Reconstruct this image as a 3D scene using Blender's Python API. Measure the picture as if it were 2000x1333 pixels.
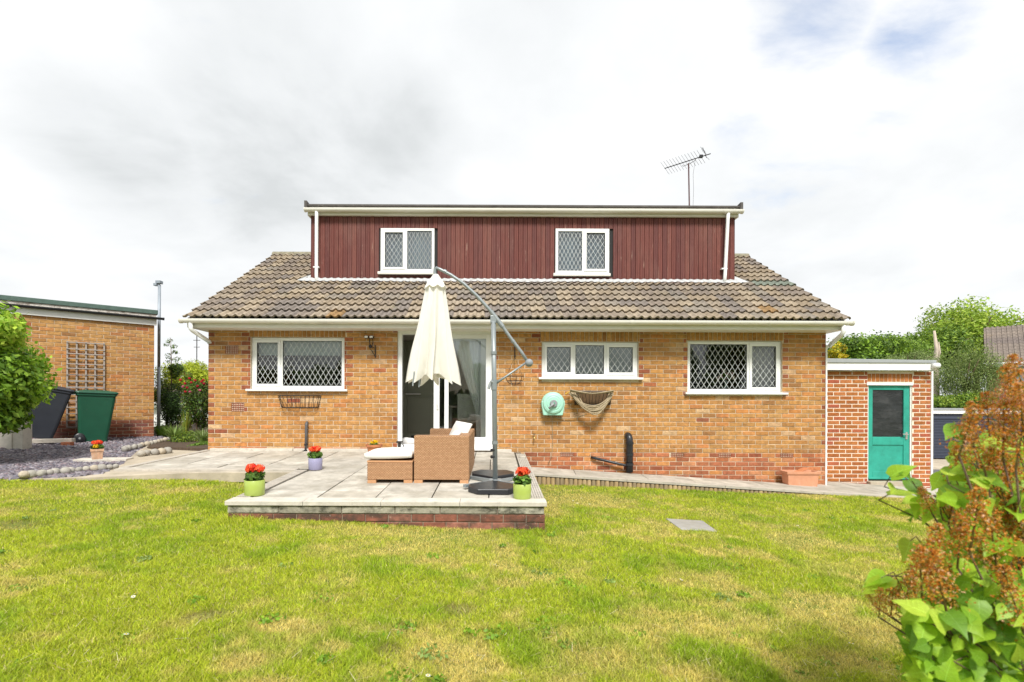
import bpy, bmesh, math, random
import numpy as np
from mathutils import Vector, Matrix, Euler, noise as mnoise
random.seed(7); NR = np.random.default_rng(7)
PI = math.pi; R = math.radians
for o in list(bpy.data.objects): bpy.data.objects.remove(o)
SC = bpy.context.scene; COL = SC.collection

# ------------------------------------------------------------------ camera
cam = bpy.data.cameras.new('camera'); co = bpy.data.objects.new('camera', cam); COL.objects.link(co); SC.camera = co
cam.sensor_width = 36; cam.lens = 18; cam.shift_x = 0.0175; cam.shift_y = 0.0592; cam.clip_start = .05; cam.clip_end = 3000
co.location = (0, 0, 0)
co.matrix_world = Matrix.Rotation(R(90), 4, 'X') @ Matrix.Rotation(.0040, 4, 'Z')
cam.dof.use_dof = True; cam.dof.focus_distance = 8.0; cam.dof.aperture_fstop = 4.0
# ------------------------------------------------------------------ world
SUN_EL, SUN_AZ = R(50), R(174)          # azimuth measured from +Y towards +X
w = bpy.data.worlds.new('World'); SC.world = w; w.use_nodes = True
nt = w.node_tree; nt.nodes.clear()
def N(t, ty, **k):
    n = t.nodes.new(ty)
    for a, b in k.items():
        if a.startswith('i_'): n.inputs[a[2:].replace('_', ' ')].default_value = b
        else: setattr(n, a, b)
    return n
def link(t, a, b): t.links.new(a, b)
def mth(t, op, a, b=None, c=None, clamp=False):
    n = t.nodes.new('ShaderNodeMath'); n.operation = op; n.use_clamp = clamp
    for i, v in enumerate((a, b, c)):
        if v is None: continue
        if isinstance(v, (int, float)): n.inputs[i].default_value = v
        else: t.links.new(v, n.inputs[i])
    return n.outputs[0]
def ramp(t, fac, pts, interp='LINEAR'):
    n = t.nodes.new('ShaderNodeValToRGB'); cr = n.color_ramp; cr.interpolation = interp
    while len(cr.elements) < len(pts): cr.elements.new(.5)
    for e, (p, c) in zip(cr.elements, pts):
        e.position = p; e.color = (c, c, c, 1) if isinstance(c, (int, float)) else (*c, 1)
    t.links.new(fac, n.inputs[0]); return n.outputs[0]
def build_world():
    tc = N(nt, 'ShaderNodeTexCoord'); sep = N(nt, 'ShaderNodeSeparateXYZ'); link(nt, tc.outputs['Generated'], sep.inputs[0])
    zz = mth(nt, 'ADD', mth(nt, 'MAXIMUM', sep.outputs[2], 0.0), .22)
    cx = mth(nt, 'DIVIDE', sep.outputs[0], zz); cy = mth(nt, 'DIVIDE', sep.outputs[1], zz)
    comb = N(nt, 'ShaderNodeCombineXYZ'); link(nt, cx, comb.inputs[0]); link(nt, cy, comb.inputs[1])
    n1 = N(nt, 'ShaderNodeTexNoise', i_Scale=1.5, i_Detail=9.0, i_Roughness=.56, i_Distortion=.2); link(nt, comb.outputs[0], n1.inputs['Vector'])
    mp = N(nt, 'ShaderNodeMapping'); mp.inputs['Location'].default_value = (3.1, 1.7, 0); mp.inputs['Rotation'].default_value = (0, 0, .7); mp.inputs['Scale'].default_value = (1.3, 2.2, 1)
    link(nt, comb.outputs[0], mp.inputs[0])
    n2 = N(nt, 'ShaderNodeTexNoise', i_Scale=2.2, i_Detail=9.0, i_Roughness=.58, i_Distortion=.25); link(nt, mp.outputs[0], n2.inputs['Vector'])
    def blob(px, py, r0, r1):
        v = Vector(((px-965)/1000, 1, (785-py)/1000)).normalized()
        d = nt.nodes.new('ShaderNodeVectorMath'); d.operation = 'DOT_PRODUCT'; d.inputs[1].default_value = v
        link(nt, tc.outputs['Generated'], d.inputs[0])
        m = N(nt, 'ShaderNodeMapRange', interpolation_type='SMOOTHSTEP'); link(nt, d.outputs['Value'], m.inputs[0])
        m.inputs[1].default_value = math.cos(R(r0)); m.inputs[2].default_value = math.cos(R(r1)); m.inputs[3].default_value = 0; m.inputs[4].default_value = 1
        return m.outputs[0]
    b = mth(nt, 'MAXIMUM', mth(nt, 'MAXIMUM', blob(1590, 5, 7, 0), blob(1800, 50, 5.5, 0)), mth(nt, 'MULTIPLY', blob(1540, 240, 11, 0), .42))
    blue = mth(nt, 'ADD', mth(nt, 'MULTIPLY', n2.outputs[0], .9), mth(nt, 'MULTIPLY', b, .34))
    mask = N(nt, 'ShaderNodeMapRange', interpolation_type='SMOOTHSTEP'); link(nt, blue, mask.inputs[0])
    mask.inputs[1].default_value = .545; mask.inputs[2].default_value = 1.10
    g = mth(nt, 'MAXIMUM', mth(nt, 'MAXIMUM', blob(520, 225, 14, 1), blob(720, 300, 11, 1)), blob(250, 290, 9, 1))
    gr = mth(nt, 'ADD', mth(nt, 'MULTIPLY', n1.outputs[0], .86), mth(nt, 'MULTIPLY', g, .20))
    ccol = ramp(nt, gr, [(.26, (1.0, 1.0, 1.0)), (.44, (.875, .893, .905)), (.57, (.79, .812, .825)), (.68, (.66, .685, .695)), (.90, (.56, .585, .595))])
    sky = N(nt, 'ShaderNodeTexSky', sky_type='NISHITA', sun_disc=False, sun_elevation=SUN_EL, sun_rotation=SUN_AZ, altitude=60)
    bg1 = N(nt, 'ShaderNodeBackground', i_Strength=.15); link(nt, sky.outputs[0], bg1.inputs[0])
    bg2 = N(nt, 'ShaderNodeBackground', i_Strength=SKY_CLOUD); link(nt, ccol, bg2.inputs[0])
    mx = N(nt, 'ShaderNodeMixShader'); link(nt, mask.outputs[0], mx.inputs[0]); link(nt, bg2.outputs[0], mx.inputs[1]); link(nt, bg1.outputs[0], mx.inputs[2])
    out = N(nt, 'ShaderNodeOutputWorld'); link(nt, mx.outputs[0], out.inputs[0])
SKY_CLOUD = .675
build_world()
sl = bpy.data.lights.new('sun', 'SUN'); sl.energy = 2.8; sl.angle = R(13); sl.color = (1, .965, .91)
so = bpy.data.objects.new('sun', sl); COL.objects.link(so)
sd = Vector((math.cos(SUN_EL)*math.sin(SUN_AZ), math.cos(SUN_EL)*math.cos(SUN_AZ), math.sin(SUN_EL)))
so.rotation_euler = sd.to_track_quat('Z', 'Y').to_euler()
SC.view_settings.view_transform = 'Standard'; SC.view_settings.look = 'None'; SC.view_settings.gamma = 1
SC.view_settings.use_curve_mapping = False; SC.view_settings.exposure = .72
SC.render.engine = 'CYCLES'

# ------------------------------------------------------------------ helpers
def P(px, py, D): return Vector(((px-965)*D/1000, D, (785-py)*D/1000))   # a measured point at distance D
def XX(px, D): return (px-965)*D/1000
def ZZ(py, D): return (785-py)*D/1000

class MB:
    def __init__(s): s.v = []; s.f = []; s.c = []; s.cur = (1, 1, 1)
    def face(s, idx): s.f.append(idx); s.c.append(s.cur)
    def quad(s, a, b, c, d):
        n = len(s.v); s.v += [tuple(a), tuple(b), tuple(c), tuple(d)]; s.face((n, n+1, n+2, n+3))
    def tri(s, a, b, c):
        n = len(s.v); s.v += [tuple(a), tuple(b), tuple(c)]; s.face((n, n+1, n+2))
    def box(s, x0, x1, y0, y1, z0, z1, M=None):
        n = len(s.v)
        vs = [(x0,y0,z0),(x1,y0,z0),(x1,y1,z0),(x0,y1,z0),(x0,y0,z1),(x1,y0,z1),(x1,y1,z1),(x0,y1,z1)]
        if M: vs = [tuple(M @ Vector(v)) for v in vs]
        s.v += vs
        for f in ((0,3,2,1),(4,5,6,7),(0,1,5,4),(1,2,6,5),(2,3,7,6),(3,0,4,7)): s.face(tuple(n+i for i in f))
        return s
    def prism(s, pts, z0, z1):            # pts: ccw xy polygon ; z may be functions
        n = len(s.v); k = len(pts)
        f0 = z0 if callable(z0) else (lambda x, y: z0); f1 = z1 if callable(z1) else (lambda x, y: z1)
        s.v += [(x, y, f0(x, y)) for x, y in pts] + [(x, y, f1(x, y)) for x, y in pts]
        s.face(tuple(n+i for i in reversed(range(k)))); s.face(tuple(n+k+i for i in range(k)))
        for i in range(k):
            j = (i+1) % k; s.face((n+i, n+j, n+k+j, n+k+i))
        return s
    def tube(s, pts, r, n=8, caps=True):
        pts = [Vector(p) for p in pts]; rs = r if isinstance(r, (list, tuple)) else [r]*len(pts)
        base = len(s.v); prev = None
        for i, p in enumerate(pts):
            t = (pts[min(i+1, len(pts)-1)] - pts[max(i-1, 0)]).normalized()
            if prev is None:
                a = Vector((0, 0, 1)) if abs(t.z) < .9 else Vector((1, 0, 0)); u = t.cross(a).normalized()
            else: u = (prev - t*prev.dot(t)).normalized()
            prev = u; vv = t.cross(u)
            for k in range(n):
                an = 2*PI*k/n; s.v.append(tuple(p + (u*math.cos(an)+vv*math.sin(an))*rs[i]))
        for i in range(len(pts)-1):
            for k in range(n):
                a = base+i*n+k; b = base+i*n+(k+1) % n; s.face((a, b, b+n, a+n))
        if caps:
            s.face(tuple(base+k for k in reversed(range(n)))); e = base+(len(pts)-1)*n; s.face(tuple(e+k for k in range(n)))
        return s
    def lathe(s, prof, c=(0,0,0), n=20, M=None):
        base = len(s.v); c = Vector(c)
        for (r, z) in prof:
            for k in range(n):
                a = 2*PI*k/n; v = Vector((r*math.cos(a), r*math.sin(a), z))
                if M: v = M @ v
                s.v.append(tuple(c+v))
        for i in range(len(prof)-1):
            for k in range(n):
                a = base+i*n+k; b = base+i*n+(k+1) % n; s.face((a, b, b+n, a+n))
        return s
    def blob(s, c, r, seg=8, rings=5, jit=0.0, M=None):
        base = len(s.v); c = Vector(c); r = Vector(r) if not isinstance(r, (int, float)) else Vector((r, r, r))
        for i in range(rings+1):
            th = PI*i/rings
            for k in range(seg):
                a = 2*PI*k/seg; j = 1+random.uniform(-jit, jit)
                v = Vector((r.x*math.sin(th)*math.cos(a)*j, r.y*math.sin(th)*math.sin(a)*j, r.z*math.cos(th)*j))
                if M: v = M @ v
                s.v.append(tuple(c+v))
        for i in range(rings):
            for k in range(seg):
                a = base+i*seg+k; b = base+i*seg+(k+1) % seg; s.face((a, a+seg, b+seg, b))
        return s
    def mesh(s, name, smooth=False):
        m = bpy.data.meshes.new(name); m.from_pydata(s.v, [], s.f)
        at = m.attributes.new('col', 'FLOAT_COLOR', 'FACE')
        a = np.ones((len(s.f), 4), np.float32); 
        if s.c: a[:, :3] = np.array(s.c, np.float32)
        at.data.foreach_set('color', a.ravel())
        if smooth: m.polygons.foreach_set('use_smooth', [True]*len(s.f))
        return m
def np_mesh(name, V, F, C, smooth=False):
    m = bpy.data.meshes.new(name); k = F.shape[1]
    m.vertices.add(len(V)); m.vertices.foreach_set('co', V.astype(np.float32).ravel())
    m.loops.add(F.size); m.loops.foreach_set('vertex_index', F.astype(np.int32).ravel())
    m.polygons.add(len(F)); m.polygons.foreach_set('loop_start', np.arange(0, F.size, k, dtype=np.int32))
    m.polygons.foreach_set('loop_total', np.full(len(F), k, np.int32))
    if smooth: m.polygons.foreach_set('use_smooth', np.ones(len(F), bool))
    at = m.attributes.new('col', 'FLOAT_COLOR', 'FACE'); a = np.ones((len(F), 4), np.float32); a[:, :3] = C
    at.data.foreach_set('color', a.ravel()); m.update(calc_edges=True); return m

WORLD = {}
def tag(o, label=None, cat=None, group=None, kind=None):
    if label: o['label'] = label
    if cat: o['category'] = cat
    if group: o['group'] = group
    if kind: o['kind'] = kind
    return o
def thing(name, label, cat, loc=(0,0,0), rz=0, group=None, world=False):
    o = bpy.data.objects.new(name, None); COL.objects.link(o); o.empty_display_size = .1
    o.location = loc; o.rotation_euler = (0, 0, rz); tag(o, label, cat, group)
    if world: WORLD[o.name] = Matrix.Translation(-Vector(loc))
    return o
def ob(name, mb, mat, parent=None, smooth=False, bevel=0, loc=None, rot=None, scale=None, kind=None, label=None):
    me = mb.mesh(name, smooth) if isinstance(mb, MB) else mb
    o = bpy.data.objects.new(name, me); COL.objects.link(o)
    if mat and not len(me.materials): me.materials.append(mat)
    if parent is not None:
        o.parent = parent
        if parent.name in WORLD: o.matrix_parent_inverse = WORLD[parent.name]
    if loc is not None: o.location = loc
    if rot is not None: o.rotation_euler = rot
    if scale is not None: o.scale = scale
    if bevel:
        b = o.modifiers.new('bevel', 'BEVEL'); b.width = bevel; b.segments = 2; b.limit_method = 'ANGLE'; b.angle_limit = R(40)
    if kind: o['kind'] = kind
    if label: o['label'] = label
    return o
def copy_tree(o, parent=None):
    c = o.copy(); COL.objects.link(c)
    if parent: c.parent = parent
    for ch in [x for x in bpy.data.objects if x.parent == o]: copy_tree(ch, c)
    return c

# ------------------------------------------------------------------ materials
def mat(name, col=(.5,.5,.5), rough=.7, attr=False, var=.12, nscale=8, nstretch=(1,1,1), bump=0, bscale=60, metal=0, spec=.4, stain=None, trans=0, coord='Object', extra=None, coat=0):
    m = bpy.data.materials.new(name); m.use_nodes = True; t = m.node_tree; b = t.nodes['Principled BSDF']
    b.inputs['Roughness'].default_value = rough; b.inputs['Metallic'].default_value = metal
    b.inputs['Specular IOR Level'].default_value = spec
    if coat: b.inputs['Coat Weight'].default_value = coat
    if attr:
        a = N(t, 'ShaderNodeAttribute', attribute_name='col'); base = a.outputs['Color']
    else:
        rgb = N(t, 'ShaderNodeRGB'); rgb.outputs[0].default_value = (*col, 1); base = rgb.outputs[0]
    if coord == 'World':
        g = N(t, 'ShaderNodeNewGeometry'); vec = g.outputs['Position']
    else:
        tc = N(t, 'ShaderNodeTexCoord'); vec = tc.outputs['Object']
    mp = N(t, 'ShaderNodeMapping'); mp.inputs['Scale'].default_value = nstretch; link(t, vec, mp.inputs[0])
    if var:
        n = N(t, 'ShaderNodeTexNoise', i_Scale=nscale, i_Detail=6.0, i_Roughness=.65); link(t, mp.outputs[0], n.inputs['Vector'])
        f = ramp(t, n.outputs[0], [(.28, 1-var), (.5, 1.0), (.72, 1+var)])
        mm = N(t, 'ShaderNodeMix', data_type='RGBA', blend_type='MULTIPLY'); mm.inputs[0].default_value = 1
        link(t, base, mm.inputs[6]); link(t, f, mm.inputs[7]); base = mm.outputs[2]
    for st in (stain or []):      # (colour, scale, lo, hi, stretch, amount)
        c2, sc, lo, hi, strch, amt = st
        mp2 = N(t, 'ShaderNodeMapping'); mp2.inputs['Scale'].default_value = strch; mp2.inputs['Location'].default_value = (3.3*sc, 1.1, 7.7); link(t, vec, mp2.inputs[0])
        n = N(t, 'ShaderNodeTexNoise', i_Scale=sc, i_Detail=8.0, i_Roughness=.7); link(t, mp2.outputs[0], n.inputs['Vector'])
        f = ramp(t, n.outputs[0], [(lo, 0.0), (hi, float(amt))])
        mm = N(t, 'ShaderNodeMix', data_type='RGBA'); link(t, f, mm.inputs[0]); link(t, base, mm.inputs[6]); mm.inputs[7].default_value = (*c2, 1); base = mm.outputs[2]
    if extra: base = extra(t, base, vec, b)
    link(t, base, b.inputs['Base Color'])
    if bump and not (extra and b.inputs['Normal'].links):
        n = N(t, 'ShaderNodeTexNoise', i_Scale=bscale, i_Detail=6.0, i_Roughness=.7); link(t, mp.outputs[0], n.inputs['Vector'])
        bp = N(t, 'ShaderNodeBump', i_Strength=bump, i_Distance=.01); link(t, n.outputs[0], bp.inputs['Height']); link(t, bp.outputs[0], b.inputs['Normal'])
    if trans:
        out = t.nodes['Material Output']; tr = N(t, 'ShaderNodeBsdfTranslucent'); link(t, base, tr.inputs[0])
        mx = N(t, 'ShaderNodeMixShader'); mx.inputs[0].default_value = trans
        link(t, b.outputs[0], mx.inputs[1]); link(t, tr.outputs[0], mx.inputs[2]); link(t, mx.outputs[0], out.inputs[0])
    return m
def glass(name, tint=(.75,.8,.8), refl=.16, rough=.02, waves=.0):
    m = bpy.data.materials.new(name); m.use_nodes = True; t = m.node_tree; t.nodes.remove(t.nodes['Principled BSDF'])
    tr = N(t, 'ShaderNodeBsdfTransparent'); tr.inputs[0].default_value = (*tint, 1)
    gl = N(t, 'ShaderNodeBsdfGlossy', i_Roughness=rough); gl.inputs[0].default_value = (.95,.97,1,1)
    fr = N(t, 'ShaderNodeFresnel', i_IOR=1.5); f = mth(t, 'ADD', fr.outputs[0], refl, clamp=True)
    tc = N(t, 'ShaderNodeTexCoord'); n = N(t, 'ShaderNodeTexNoise', i_Scale=1.6, i_Detail=1.0); link(t, tc.outputs['Object'], n.inputs['Vector'])
    bp = N(t, 'ShaderNodeBump', i_Strength=.25, i_Distance=.02); link(t, n.outputs[0], bp.inputs['Height']); link(t, bp.outputs[0], gl.inputs['Normal'])
    mx = N(t, 'ShaderNodeMixShader'); link(t, f, mx.inputs[0]); link(t, tr.outputs[0], mx.inputs[1]); link(t, gl.outputs[0], mx.inputs[2])
    link(t, mx.outputs[0], t.nodes['Material Output'].inputs[0]); return m
M = {}
M['brick'] = mat('brick', attr=True, rough=.9, var=.32, nscale=17, bump=.5, bscale=90, spec=.2, coord='World',
    stain=[((.20,.10,.05), 9, .54, .72, (1,1,2.2), .6), ((.24,.15,.08), .9, .5, .72, (1.6,1,.7), .35), ((.62,.5,.38), 1.1, .62, .80, (1,1,1.4), .35), ((.66,.58,.48), 30, .66, .74, (1,1,1), .45)])
M['plinth_brick'] = mat('plinth_brick', attr=True, rough=.95, var=.35, nscale=14, bump=.6, bscale=70, spec=.15, coord='World',
    stain=[((.06,.05,.04), 4.5, .43, .62, (1,1,1.6), .85), ((.55,.52,.44), 17, .63, .70, (1,1,1), .75)])
M['mortar'] = mat('mortar', (.62,.52,.39), .95, var=.25, nscale=10, bump=.4, bscale=120, coord='World')
M['mortar_pale'] = mat('mortar_pale', (.78,.66,.54), .95, var=.12, nscale=14, bump=.4, coord='World')
M['mortar_dark'] = mat('mortar_dark', (.25,.2,.15), .95, var=.4, nscale=14, bump=.4, coord='World')
M['tile'] = mat('roof_tile', attr=True, rough=.92, var=.35, nscale=14, bump=.6, bscale=80, spec=.2, coord='World',
    stain=[((.07,.058,.046), 7, .54, .76, (1,1,1), .55), ((.42,.41,.36), 26, .68, .74, (1,1,1), .7), ((.16,.17,.07), 2.2, .60, .74, (1,1,1), .35), ((.30,.21,.09), 1.3, .55, .75, (1,1,1), .35)])
M['plank'] = mat('stained_plank', attr=True, rough=.62, var=.30, nscale=9, nstretch=(9,9,.55), bump=.35, bscale=30, coord='World',
    stain=[((.52,.36,.28), 1.9, .625, .70, (13,13,.9), .85), ((.06,.014,.011), 3, .52, .8, (8,8,.3), .6), ((.24,.13,.10), 1.1, .50, .75, (2.5,2.5,.6), .4)])
M['upvc'] = mat('white_upvc', (.80,.81,.80), .35, var=.04, nscale=3, coord='World', stain=[((.55,.52,.45), 5, .60, .85, (1,1,1), .3)])
M['trim'] = mat('cream_trim', (.76,.74,.68), .45, var=.06, nscale=3, nstretch=(1,1,3), coord='World', stain=[((.42,.38,.30), 2.5, .55, .8, (.5,1,4), .4)])
M['lead_strip'] = mat('lattice_strip', (.72,.75,.74), .5, var=0)
M['flash'] = mat('lead_flashing', (.46,.47,.47), .6, var=.25, nscale=12, bump=.6, bscale=18, stain=[((.30,.29,.26), 12, .55, .7, (1,1,1), .7)], coord='World')
M['pane'] = glass('window_glass', (.93,.96,.95), .045)
M['pane_up'] = glass('upper_window_glass', (.46,.60,.68), .10, .05)
M['pane_obsc'] = glass('obscured_glass', (.55,.62,.64), .26, .22)
M['dark'] = mat('dark_void', (.03,.03,.03), .9, var=0)
M['black'] = mat('black_plastic', (.022,.023,.027), .35, var=.1, nscale=20, spec=.5)
M['iron'] = mat('black_wrought_iron', (.03,.025,.022), .5, var=.3, nscale=40)
M['gutter_black'] = mat('black_gutter', (.025,.027,.03), .3, var=.1)
M['greymetal'] = mat('grey_painted_aluminium', (.27,.30,.31), .38, var=.08, nscale=10, metal=.25, spec=.5)
M['canvas'] = mat('cream_canvas', (.90,.88,.82), .85, var=.05, nscale=5, bump=.9, bscale=7, nstretch=(1.6,1.6,.5), trans=.30, stain=[((.62,.52,.36), 3.2, .58, .85, (1,1,.5), .3)])
M['cushion'] = mat('cream_cushion', (.78,.75,.70), .9, var=.05, nscale=12, bump=.25, bscale=14)
M['slab'] = mat('paving_slab', attr=True, rough=.9, var=.22, nscale=5, bump=.35, bscale=70, coord='World',
    stain=[((.24,.215,.17), 3.4, .46, .68, (1.2,1,1), .7), ((.30,.27,.21), 1.2, .5, .6, (1,1,1), .45), ((.62,.59,.52), 11, .6, .74, (1,1,1), .5), ((.07,.07,.055), 24, .66, .76, (1,1,1), .5)])
M['concrete'] = mat('concrete', (.44,.38,.29), .95, var=.25, nscale=3, bump=.5, bscale=60, coord='World', stain=[((.25,.22,.14), 5, .52, .75, (1,1,1), .6), ((.12,.15,.05), 9, .63, .8, (1,1,1), .4)])
M['joint'] = mat('dark_joint', (.07,.06,.045), .95, var=.4, nscale=12, coord='World')
M['board'] = mat('weathered_board', (.46,.42,.36), .85, var=.25, nscale=5, nstretch=(1,4,4), bump=.4, bscale=40, coord='World', stain=[((.20,.17,.13), 8, .55, .75, (1,1,1), .5)])
M['coping'] = mat('patio_coping', (.56,.52,.45), .85, var=.18, nscale=7, bump=.4, bscale=60, coord='World', stain=[((.22,.2,.15), 9, .55, .75, (1,1,1), .55)])
M['mossblock'] = mat('mossy_block', attr=True, rough=.95, var=.3, nscale=11, bump=.7, bscale=50, coord='World',
    stain=[((.045,.045,.03), 6.5, .47, .62, (1,1,1.5), .85), ((.60,.58,.48), 19, .64, .70, (1,1,1), .7)])
M['log'] = mat('log_wood', attr=True, rough=.9, var=.3, nscale=9, nstretch=(3,3,.6), bump=.4, bscale=40, coord='World')
M['slate'] = mat('slate_chip', attr=True, rough=.7, var=.2, nscale=30, coord='World')
M['stone'] = mat('border_stone', attr=True, rough=.95, var=.25, nscale=18, bump=.6, bscale=60, coord='World', stain=[((.22,.22,.17), 14, .55, .75, (1,1,1), .5)])
M['soil'] = mat('soil', (.085,.058,.038), .95, var=.5, nscale=18, bump=1.0, bscale=30, coord='World')
M['leaf'] = mat('leaf', attr=True, rough=.55, var=.12, nscale=6, trans=.35, spec=.35, coord='World')
M['leaf_gloss'] = mat('lilac_leaf', attr=True, rough=.45, var=.14, nscale=5, trans=.48, spec=.45)
M['grass'] = mat('grass_blade', attr=True, rough=.65, var=0, trans=.30, spec=.25)
M['petal'] = mat('petal', attr=True, rough=.6, var=.05, trans=.3, spec=.3)
M['bark'] = mat('bark', (.16,.11,.07), .9, var=.35, nscale=14, nstretch=(2,2,.5), bump=.6, bscale=30)
M['palebark'] = mat('dead_pale_wood', (.50,.42,.34), .9, var=.3, nscale=9, nstretch=(2,2,.4), bump=.6)
M['terracotta'] = mat('terracotta', (.52,.20,.09), .85, var=.15, nscale=9, bump=.2, bscale=60, stain=[((.60,.42,.32), 7, .55, .75, (1,1,1), .5)])
M['terracotta_pale'] = mat('weathered_terracotta', (.56,.33,.21), .9, var=.25, nscale=16, bump=.5, bscale=60, stain=[((.62,.55,.46), 14, .5, .7, (1,1,1), .6)])
M['limepot'] = mat('lime_glaze', (.37,.47,.10), .3, var=.06, nscale=5, spec=.5)
M['lilacpot'] = mat('lavender_glaze', (.30,.29,.44), .3, var=.06, nscale=5, spec=.5)
M['mint'] = mat('mint_plastic', (.38,.70,.56), .38, var=.05, spec=.5)
M['greyplastic'] = mat('grey_plastic', (.28,.30,.31), .45, var=.05)
M['hose'] = mat('khaki_hose', (.34,.27,.17), .6, var=.2, nscale=30)
M['brass'] = mat('brass', (.55,.42,.16), .35, var=.2, metal=.7)
M['greenbin'] = mat('green_bin_plastic', (.012,.080,.045), .38, var=.12, nscale=5, stain=[((.10,.15,.12), 14, .62, .8, (1,1,.4), .3)])
M['greybin'] = mat('charcoal_bin_plastic', (.030,.034,.045), .42, var=.12, nscale=5, stain=[((.12,.12,.13), 12, .62, .8, (1,1,.4), .3)])
M['tealpaint'] = mat('teal_paint', (.03,.33,.25), .5, var=.18, nscale=6, bump=.2, bscale=50, stain=[((.42,.52,.45), 16, .64, .72, (1,1,1), .5), ((.02,.16,.12), 5, .55, .8, (1,1,.6), .5)])
M['felt_green'] = mat('green_mineral_felt', (.09,.14,.12), .9, var=.2, nscale=12, bump=.5, bscale=90, coord='World')
M['greyroof'] = mat('grey_roof_trim', (.34,.36,.37), .5, var=.08, nscale=5)
M['whitewood'] = mat('white_painted_board', (.80,.80,.78), .5, var=.08, nscale=4, coord='World')
M['flaky'] = mat('flaking_white_paint', (.62,.58,.53), .8, var=.3, nscale=12, bump=.5, coord='World', stain=[((.22,.17,.13), 10, .48, .6, (1,1,2), .8)])
M['greywood'] = mat('grey_weathered_wood', (.36,.32,.29), .85, var=.2, nscale=12)
M['rollerdoor'] = mat('dark_blue_roller_door', (.055,.065,.095), .5, var=.06)
M['galv'] = mat('galvanised_steel', (.30,.34,.38), .5, var=.15, nscale=8, metal=.3)
M['lawnbase'] = None
M['asphalt'] = mat('asphalt', (.11,.11,.115), .9, var=.2, nscale=5, bump=.3, coord='World')
M['wallpaint'] = mat('interior_wall', (.55,.53,.48), .9, var=.04)
M['cab'] = mat('sage_cabinet', (.36,.38,.30), .5, var=.04)
M['net'] = mat('net_curtain', (.95,.95,.94), .95, var=.08, nscale=6, nstretch=(8,8,1), trans=.08)
M['curtain'] = mat('cream_curtain', (.60,.60,.55), .95, var=.08, nscale=8, trans=.2)
M['redbrown'] = mat('brown_felt_edge', (.10,.09,.085), .85, var=.25, nscale=8, coord='World')
M['whiteceramic'] = mat('white_ceramic', (.8,.8,.78), .3, var=.02)
M['woodfloor'] = mat('interior_floor', (.17,.12,.085), .5, var=.15, nscale=4)
def brick_tex(name, c1, c2, mc, sx, rot=0):
    def ex(t, base, vec, b):
        tc = N(t, 'ShaderNodeTexCoord'); sp = N(t, 'ShaderNodeSeparateXYZ'); link(t, tc.outputs['Object'], sp.inputs[0])
        cb = N(t, 'ShaderNodeCombineXYZ'); link(t, mth(t, 'ADD', sp.outputs[0], sp.outputs[1]), cb.inputs[0]); link(t, sp.outputs[2], cb.inputs[1])
        br = N(t, 'ShaderNodeTexBrick'); br.inputs['Color1'].default_value = (*c1, 1); br.inputs['Color2'].default_value = (*c2, 1); br.inputs['Mortar'].default_value = (*mc, 1)
        br.inputs['Scale'].default_value = 1; br.inputs['Brick Width'].default_value = .225; br.inputs['Row Height'].default_value = .075; br.inputs['Mortar Size'].default_value = .006
        link(t, cb.outputs[0], br.inputs['Vector'])
        bp = N(t, 'ShaderNodeBump', i_Strength=.5, i_Distance=.01, invert=True); link(t, br.outputs['Fac'], bp.inputs['Height']); link(t, bp.outputs[0], b.inputs['Normal'])
        return br.outputs['Color']
    return mat(name, (1,1,1), .9, var=0, extra=ex)
M['redbrickfar'] = brick_tex('far_red_brick', (.30,.10,.06), (.22,.07,.045), (.35,.27,.22), 1)
M['sidebrick'] = brick_tex('side_buff_brick', (.42,.24,.09), (.34,.17,.07), (.45,.38,.28), 1)
def weave(t, base, vec, b):
    tc = N(t, 'ShaderNodeTexCoord'); sp = N(t, 'ShaderNodeSeparateXYZ'); link(t, tc.outputs['Object'], sp.inputs[0])
    geo = N(t, 'ShaderNodeNewGeometry'); sn = N(t, 'ShaderNodeSeparateXYZ'); link(t, geo.outputs['Normal'], sn.inputs[0])
    top = mth(t, 'GREATER_THAN', mth(t, 'ABSOLUTE', sn.outputs[2]), .6)
    u = mth(t, 'ADD', sp.outputs[0], sp.outputs[1])
    v = mth(t, 'ADD', sp.outputs[2], mth(t, 'MULTIPLY', top, mth(t, 'SUBTRACT', sp.outputs[1], sp.outputs[0])))
    cb = N(t, 'ShaderNodeCombineXYZ'); link(t, u, cb.inputs[0]); link(t, v, cb.inputs[1])
    br = N(t, 'ShaderNodeTexBrick'); br.inputs['Color1'].default_value = (.60,.35,.185,1); br.inputs['Color2'].default_value = (.50,.27,.135,1); br.inputs['Mortar'].default_value = (.14,.065,.03,1)
    br.inputs['Scale'].default_value = 1; br.inputs['Brick Width'].default_value = .030; br.inputs['Row Height'].default_value = .0145; br.inputs['Mortar Size'].default_value = .0024; br.inputs['Mortar Smooth'].default_value = .6
    link(t, cb.outputs[0], br.inputs['Vector'])
    bp = N(t, 'ShaderNodeBump', i_Strength=.8, i_Distance=.006, invert=True); link(t, br.outputs['Fac'], bp.inputs['Height']); link(t, bp.outputs[0], b.inputs['Normal'])
    return br.outputs['Color']
M['rattan'] = mat('woven_rattan', (1,1,1), .6, var=0, extra=weave)
M['rattan_plain'] = mat('rattan_edge_band', (.52,.28,.14), .6, var=.15, nscale=60)

# ------------------------------------------------------------------ levels of the ground (camera at height 0)
def z_lawn(x, y): return -1.245 - .033*x + .078*np.clip((y-5.0)/1.3, 0, 1)*np.clip((-2.3-x)/1.3, 0, 1)
def z_patio(x, y): return -(1.170-.037*y)
def z_path(x, y): return -1.060 - .060*x
def z_grav(x, y): return -.962 + .015*(y-6.3) + .04*max(0, -6-x)
def z_conc(x, y): return -.962 + .043*(min(y, 8.8)-6.3)
DW = 8.727

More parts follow.
